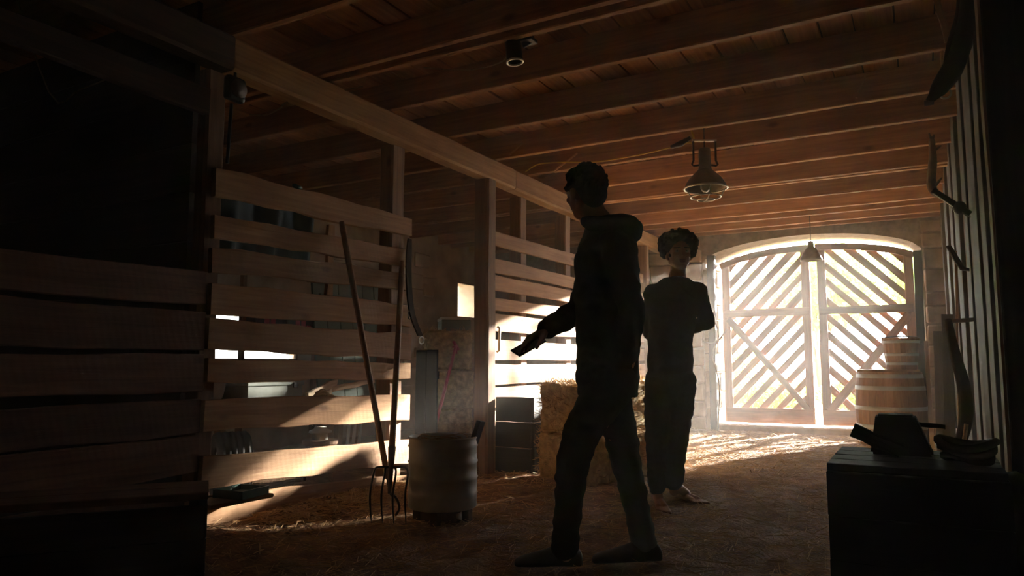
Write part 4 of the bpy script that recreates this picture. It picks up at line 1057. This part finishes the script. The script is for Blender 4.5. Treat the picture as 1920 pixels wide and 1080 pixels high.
def head(bm, c, f, u, k=1.0):
    """skull, jaw, nose, brow, lips, ears; f looks forward, u up"""
    f = V(f).normalized(); u = V(u); u = (u-f*u.dot(f)).normalized(); s = u.cross(f)
    c = V(c)
    ellv(bm, c+u*.028*k-f*.008*k, s*.074*k, f*.094*k, u*.088*k)
    ellv(bm, c-u*.035*k+f*.022*k, s*.060*k, f*.066*k, u*.072*k)
    ellv(bm, c-u*.088*k+f*.055*k, s*.030*k, f*.026*k, u*.022*k)           # chin
    for q in (-1, 1):
        cap(bm, c-u*.05*k+s*q*.048*k-f*.012*k, .02*k, c-u*.085*k+s*q*.018*k+f*.055*k, .018*k)   # jaw line
        ellv(bm, c-u*.018*k+s*q*.037*k+f*.062*k, s*.022*k, f*.018*k, u*.018*k)                 # cheek
        cap(bm, c+u*.022*k+s*q*.012*k+f*.083*k, .009*k, c+u*.018*k+s*q*.045*k+f*.066*k, .009*k)  # brow
        M_ = c-u*.008*k+s*q*.076*k-f*.008*k
        ellv(bm, M_, s*.009*k+f*.004*k, f*.018*k-s*.0*k, u*.030*k); ellv(bm, M_-u*.022*k+f*.006*k, s*.007*k, f*.010*k, u*.012*k)  # ear
    cap(bm, c+u*.012*k+f*.086*k, .009*k, c-u*.026*k+f*.106*k, .012*k)      # nose
    for q in (-1, 1): ellv(bm, c-u*.030*k+f*.094*k+s*q*.011*k, s*.009*k, f*.011*k, u*.009*k)
    ellv(bm, c-u*.052*k+f*.082*k, s*.024*k, f*.012*k, u*.008*k); ellv(bm, c-u*.064*k+f*.080*k, s*.021*k, f*.012*k, u*.008*k)   # lips
    return f, u, s
def face_bits(c, f, u, s, k, parent):
    for q in (-1, 1):
        bm = B(); ellv(bm, c+u*.006*k+s*q*.031*k+f*.071*k, s*.0135*k, f*.012*k, u*.010*k, 14); e = mk('eye', bm, 'eye_white', parent, True)
        bm = B(); ellv(bm, c+u*.006*k+s*q*.031*k+f*.0805*k, s*.006*k, f*.0035*k, u*.006*k, 12); mk('iris', bm, 'eye_dark', e, True)
        bm = B(); cap(bm, c+u*.026*k+s*q*.014*k+f*.091*k, .0035*k, c+u*.027*k+s*q*.048*k+f*.072*k, .003*k); mk('eyebrow', bm, 'hair_dark', parent, True)
    bm = B(); ellv(bm, c-u*.052*k+f*.0865*k, s*.021*k, f*.010*k, u*.006*k); ellv(bm, c-u*.063*k+f*.0845*k, s*.018*k, f*.010*k, u*.0065*k); mk('lips', bm, 'lip', parent, True)
def shoe(bm, heel, toe, r=.042):
    heel, toe = V(heel), V(toe); d = (toe-heel).normalized(); s = V((-d.y, d.x, 0)); L = (toe-heel).length
    z = V((0, 0, 1))
    loft(bm, [(heel+d*f*L+z*(h/2+.002), s*w, z*(h/2)) for f, w, h in ((.0, .018, .05), (.04, .030, .075), (.2, .036, .10), (.38, .036, .095), (.55, .042, .075), (.75, .047, .058), (.9, .040, .046), (.98, .024, .034), (1.0, .012, .026))], 20)

QH = V((RGT.x, RGT.y, 0)).normalized(); FH = V((FWD.x, FWD.y, 0)).normalized(); ZZ = V((0, 0, 1))
# ---------------- person walking to the left, back to the camera, phone in hand
d = 3.23
A = lambda u, v, o=0.0: ad(u, v, d+o)
f1 = (-QH*.98+FH*.18).normalized(); s1 = ZZ.cross(f1)          # s1: his left, towards the camera
P1 = thing('person', az(1130, 1062), 'person in a dark hooded jacket striding left with a phone held out', 'person')
hipL, hipR = A(1150, 718, -.085), A(1132, 718, .085)
kneeL, kneeR = A(1075, 858, -.10), A(1172, 858, .07)
ankL, ankR = A(1058, 1020, -.09), A(1207, 1012, .06)
heL, toL = az(1088, 1066), az(968, 1066); heR, toR = az(1236, 1056), az(1114, 1060)
heL.z = toL.z = heR.z = toR.z = 0.006
heL = V((heL.x, heL.y, .006)); 
shL, shR = A(1150, 458, -.185), A(1122, 455, .185)
elL, elR = A(1184, 582, -.215), A(1090, 580, .21)
wrL, wrR = A(1180, 668, -.13), A(1026, 617, .08)
hc = A(1097, 361, .0); hf = (-QH*.50+FH*.80-ZZ*.10).normalized()
nb = A(1130, 424)
bm = B()
F_, U_, S_ = head(bm, hc, hf, ZZ*.97-QH*.10)
chain(bm, [hc-ZZ*.03+QH*.015, A(1114, 402), nb], [.056, .056, .062])
loft(bm, [(A(1140, 725), s1*.13, f1*.10), (A(1139, 640), s1*.135, f1*.095), (A(1137, 540), s1*.15, f1*.11), (A(1137, 480), s1*.17, f1*.11), (A(1136, 445), s1*.15, f1*.08), (A(1132, 428), s1*.06, f1*.055)])
chain(bm, [shL, elL, wrL], [.052, .042, .029]); chain(bm, [shR, elR, wrR], [.052, .042, .029])
cap(bm, A(1137, 462), .07, shL, .055); cap(bm, A(1137, 462), .07, shR, .055)
chain(bm, [hipL, kneeL, ankL], [.085, .056, .042]); chain(bm, [hipR, kneeR, ankR], [.085, .056, .042])
for an, he, to in ((ankL, heL, toL), (ankR, heR, toR)):
    cap(bm, an, .04, he+(to-he)*.22+ZZ*.045, .034); cap(bm, he+(to-he)*.2+ZZ*.04, .032, he+(to-he)*.8+ZZ*.028, .024)
hd = (A(985, 640, .03)-wrR); NB[0] = tuple(ZZ*.8-QH*.1)
hand(bm, wrR, hd, NB[0], FH*-1, curl=(.18, .35, .3), thumb=.55, sc_=1.1)
NB[0] = tuple(-FH); hand(bm, wrL, (A(1162, 712, -.07)-wrL), -FH, -QH, curl=(.3, .5, .4), thumb=.35, sc_=.92)
grow('body', bm, 'skin_light', P1, .0055, 3)
# clothes
bm = B()
loft(bm, [(A(1139, 742), s1*.150, f1*.128), (A(1139, 705), s1*.168, f1*.142), (A(1138, 640), s1*.168, f1*.136), (A(1137, 570), s1*.178, f1*.140), (A(1137, 505), s1*.195, f1*.146), (A(1139, 465), s1*.195, f1*.134), (A(1139, 440), s1*.15, f1*.105), (A(1132, 420), s1*.085, f1*.075)])
chain(bm, [shL, elL, wrL], [.066, .058, .042]); chain(bm, [shR, elR, wrR], [.068, .066, .050])
cap(bm, A(1137, 468), .10, shL, .066); cap(bm, A(1137, 468), .10, shR, .066)
jk = grow('hooded_jacket', bm, 'cloth_black', P1, .009, 4, .009)
bm = B()
hood = curve_pts([A(1098, 415, -.06), A(1130, 424, -.115), A(1166, 425, -.085), A(1182, 432, .0), A(1160, 420, .08), A(1125, 415, .10)], 14)
chain(bm, hood, [.026+.034*math.sin(PI*i/14) for i in range(15)])
ellv(bm, A(1174, 442), s1*.10, f1*.045, ZZ*.075)
grow('hood', bm, 'cloth_navy', jk, .008, 4, .005)
bm = B()
loft(bm, [(A(1137, 755), s1*.10, f1*.075), (A(1138, 735), s1*.15, f1*.12), (A(1139, 690), s1*.158, f1*.128), (A(1139, 660), s1*.150, f1*.118)])
chain(bm, [hipL, A(1098, 795, -.095), kneeL, A(1067, 940, -.095), ankL+ZZ*-.01], [.108, .086, .074, .064, .061]); chain(bm, [hipR, A(1160, 795, .08), kneeR, A(1190, 935, .065), ankR+ZZ*-.01], [.106, .084, .071, .062, .059])
grow('trousers', bm, 'trouser_black', P1, .009, 4, .008)
for he, to in ((heL, toL), (heR, toR)):
    bm = B(); shoe(bm, he-(to-he)*.04, to+(to-he)*.03); cap(bm, he+(to-he)*.2+ZZ*.08, .046, he+(to-he)*.22+ZZ*.10, .046); grow('shoe', bm, 'shoe_black', P1, .007, 3)
bm = B()
ellv(bm, hc+U_*.040-F_*.020, S_*.083, F_*.098, U_*.086); ellv(bm, hc-U_*.01-F_*.055, S_*.070, F_*.052, U_*.075); ellv(bm, hc+U_*.085+F_*.02, S_*.062, F_*.070, U_*.040)
hr = random.Random(3)
for k in range(150):
    dd = V((hr.gauss(0, 1), hr.gauss(0, 1), hr.gauss(0, 1))).normalized()
    if dd.z < -.35 or (dd.dot(F_) > .5 and dd.z < .55): continue
    p = hc+U_*.038-F_*.020+S_*dd.dot(S_)*.083+F_*dd.dot(F_)*.098+U_*dd.dot(U_)*.084
    cap(bm, p, .011, p+(dd*.008+F_*.012-ZZ*.006), .007)
grow('hair', bm, 'hair_dark', P1, .005, 2)
face_bits(hc, F_, U_, S_, 1.0, P1)
# phone in the outstretched hand
ph = A(996, 640, .05); pd = hd.normalized(); pn = (ZZ-pd*ZZ.dot(pd)+QH*.15-FH*.35).normalized(); ps = pd.cross(pn).normalized(); pn = ps.cross(pd)
M = Matrix((pd, ps, pn)).transposed().to_4x4(); M.translation = wrR+pd*.115-pn*.030
K = thing('mobile_phone', M.translation, 'dark mobile phone held out in the walking person\'s hand', 'phone')
bm = B(); bx(bm, (-.075, -.038, -.005), (.075, .038, .005), M, .004); mk('case', bm, 'phone', K)
bm = B(); bx(bm, (-.07, -.034, .0045), (.07, .034, .0056), M); mk('screen', bm, 'black_iron', K)

# ---------------- curly haired person standing facing the camera
d = 4.63
f2 = (-FH*.98+QH*.14).normalized(); s2 = ZZ.cross(f2)           # s2: her/his left, image right
P2 = thing('person', az(1262, 945), 'curly haired person in a dark sweater standing facing the camera', 'person')
hc = A(1273, 476); F_ = (-FH*.99+QH*.02+ZZ*.02).normalized()
hipL, hipR = A(1277, 715), A(1238, 715)
kneeL, kneeR = A(1270, 818), A(1229, 818, -.02)
ankL, ankR = A(1263, 902), A(1231, 912, -.02)
heL, toL = az(1258, 930), az(1322, 950); heR, toR = az(1227, 934), az(1247, 968)
for p in (heL, toL, heR, toR): p.z = .006
shL, shR = A(1309, 546), A(1224, 549)
elL, elR = A(1325, 604, .05), A(1220, 622, .05)
wrL, wrR = A(1289, 618, .16), A(1243, 632, .16)
bm = B()
Fh, U_, S_ = head(bm, hc, F_, ZZ)
chain(bm, [hc-ZZ*.05, A(1271, 508, .01), A(1269, 530, .01)], [.052, .05, .062])
loft(bm, [(A(1257, 722), s2*.135, f2*.095), (A(1257, 650), s2*.125, f2*.085), (A(1261, 590), s2*.14, f2*.10), (A(1264, 555), s2*.16, f2*.095), (A(1266, 535), s2*.13, f2*.07), (A(1268, 522), s2*.06, f2*.055)])
chain(bm, [shL, elL, wrL], [.05, .040, .028]); chain(bm, [shR, elR, wrR], [.05, .040, .028])
cap(bm, A(1266, 550), .07, shL, .052); cap(bm, A(1266, 550), .07, shR, .052)
chain(bm, [hipL, kneeL, ankL], [.08, .053, .038]); chain(bm, [hipR, kneeR, ankR], [.08, .053, .038])
for an, he, to in ((ankL, heL, toL), (ankR, heR, toR)):
    dd = (to-he); sd = V((-dd.y, dd.x, 0)).normalized()
    cap(bm, an, .038, he+dd*.15+ZZ*.03, .034); cap(bm, an-ZZ*.02, .034, he+dd*.45+ZZ*.045, .03)
    cap(bm, he+dd*.08+ZZ*.028, .028, he+dd*.72+sd*.018+ZZ*.020, .021); cap(bm, he+dd*.10+ZZ*.026, .026, he+dd*.70-sd*.020+ZZ*.018, .018)
    for k in range(5): cap(bm, he+dd*.70+sd*(.032-.016*k)+ZZ*.014, .0125-.001*k, he+dd*(.98-.035*k)+sd*(.032-.017*k)+ZZ*.012, .0105-.001*k)
NB[0] = tuple(-f2*.9+ZZ*.3)
hand(bm, wrL, (A(1262, 624, .185)-wrL), NB[0], ZZ, curl=(.3, .5, .4), thumb=.5)
hand(bm, wrR, (A(1272, 634, .165)-wrR), NB[0], ZZ, curl=(.3, .5, .4), thumb=.5)
grow('body', bm, 'skin_brown', P2, .0055, 3)
bm = B()
loft(bm, [(A(1256, 708), s2*.145, f2*.110), (A(1256, 680), s2*.150, f2*.112), (A(1257, 640), s2*.145, f2*.105), (A(1260, 600), s2*.152, f2*.115), (A(1263, 560), s2*.172, f2*.115), (A(1265, 538), s2*.155, f2*.09), (A(1268, 520), s2*.075, f2*.07)])
chain(bm, [shL, elL, wrL], [.060, .053, .040]); chain(bm, [shR, elR, wrR], [.060, .053, .040])
cap(bm, A(1266, 556), .085, shL, .060); cap(bm, A(1266, 556), .085, shR, .060)
grow('sweater', bm, 'cloth_black', P2, .009, 4, .007)
bm = B()
loft(bm, [(A(1257, 750), s2*.12, f2*.08), (A(1257, 720), s2*.150, f2*.115), (A(1257, 680), s2*.145, f2*.105)])
chain(bm, [hipL, A(1275, 765), kneeL, A(1266, 865), ankL, ankL-ZZ*.012], [.100, .088, .074, .066, .064, .052]); chain(bm, [hipR, A(1233, 765, -.01), kneeR, A(1230, 865, -.02), ankR, ankR-ZZ*.005], [.100, .086, .070, .060, .056, .048])
grow('trousers', bm, 'denim', P2, .009, 4, .008)
bm = B(); hr = random.Random(5); hcc = hc+ZZ*.055+FH*.025
ellv(bm, hcc, S_*.100, Fh*.100, ZZ*.085)
for k in range(420):
    dd = V((hr.gauss(0, 1), hr.gauss(0, 1), hr.gauss(0, 1))).normalized()
    ff = dd.dot(Fh)
    if dd.z < -.75 or (ff > .45 and dd.z < .38): continue
    p = hcc+S_*dd.dot(S_)*.113+Fh*ff*.110+ZZ*dd.z*.098
    r = hr.uniform(.010, .019); ell(bm, p+dd*hr.uniform(-.006, .010), (r, r, r), seg=8)
grow('hair', bm, 'hair_dark', P2, .006, 1)
face_bits(hc, Fh, U_, S_, 1.0, P2)

# ================================================================== HAZE IN THE BARN
HAZE = 0.010
if HAZE:
    m = bpy.data.materials.new('dusty_air'); m.use_nodes = True; n = m.node_tree.nodes; n.clear()
    vo = n.new('ShaderNodeVolumeScatter'); vo.inputs['Density'].default_value = HAZE; vo.inputs['Anisotropy'].default_value = .55; vo.inputs['Color'].default_value = (1, .97, .92, 1)
    ou = n.new('ShaderNodeOutputMaterial'); m.node_tree.links.new(vo.outputs[0], ou.inputs['Volume'])
    MATS['dusty_air'] = m
    bm = B(); bx(bm, (XL+.01, -1.5, -.05), (XW+.06, YG-.12, ZC-.005)); tag(mk('dusty_haze', bm, 'dusty_air'), 'dusty haze hanging in the barn air', 'haze', kind='stuff')
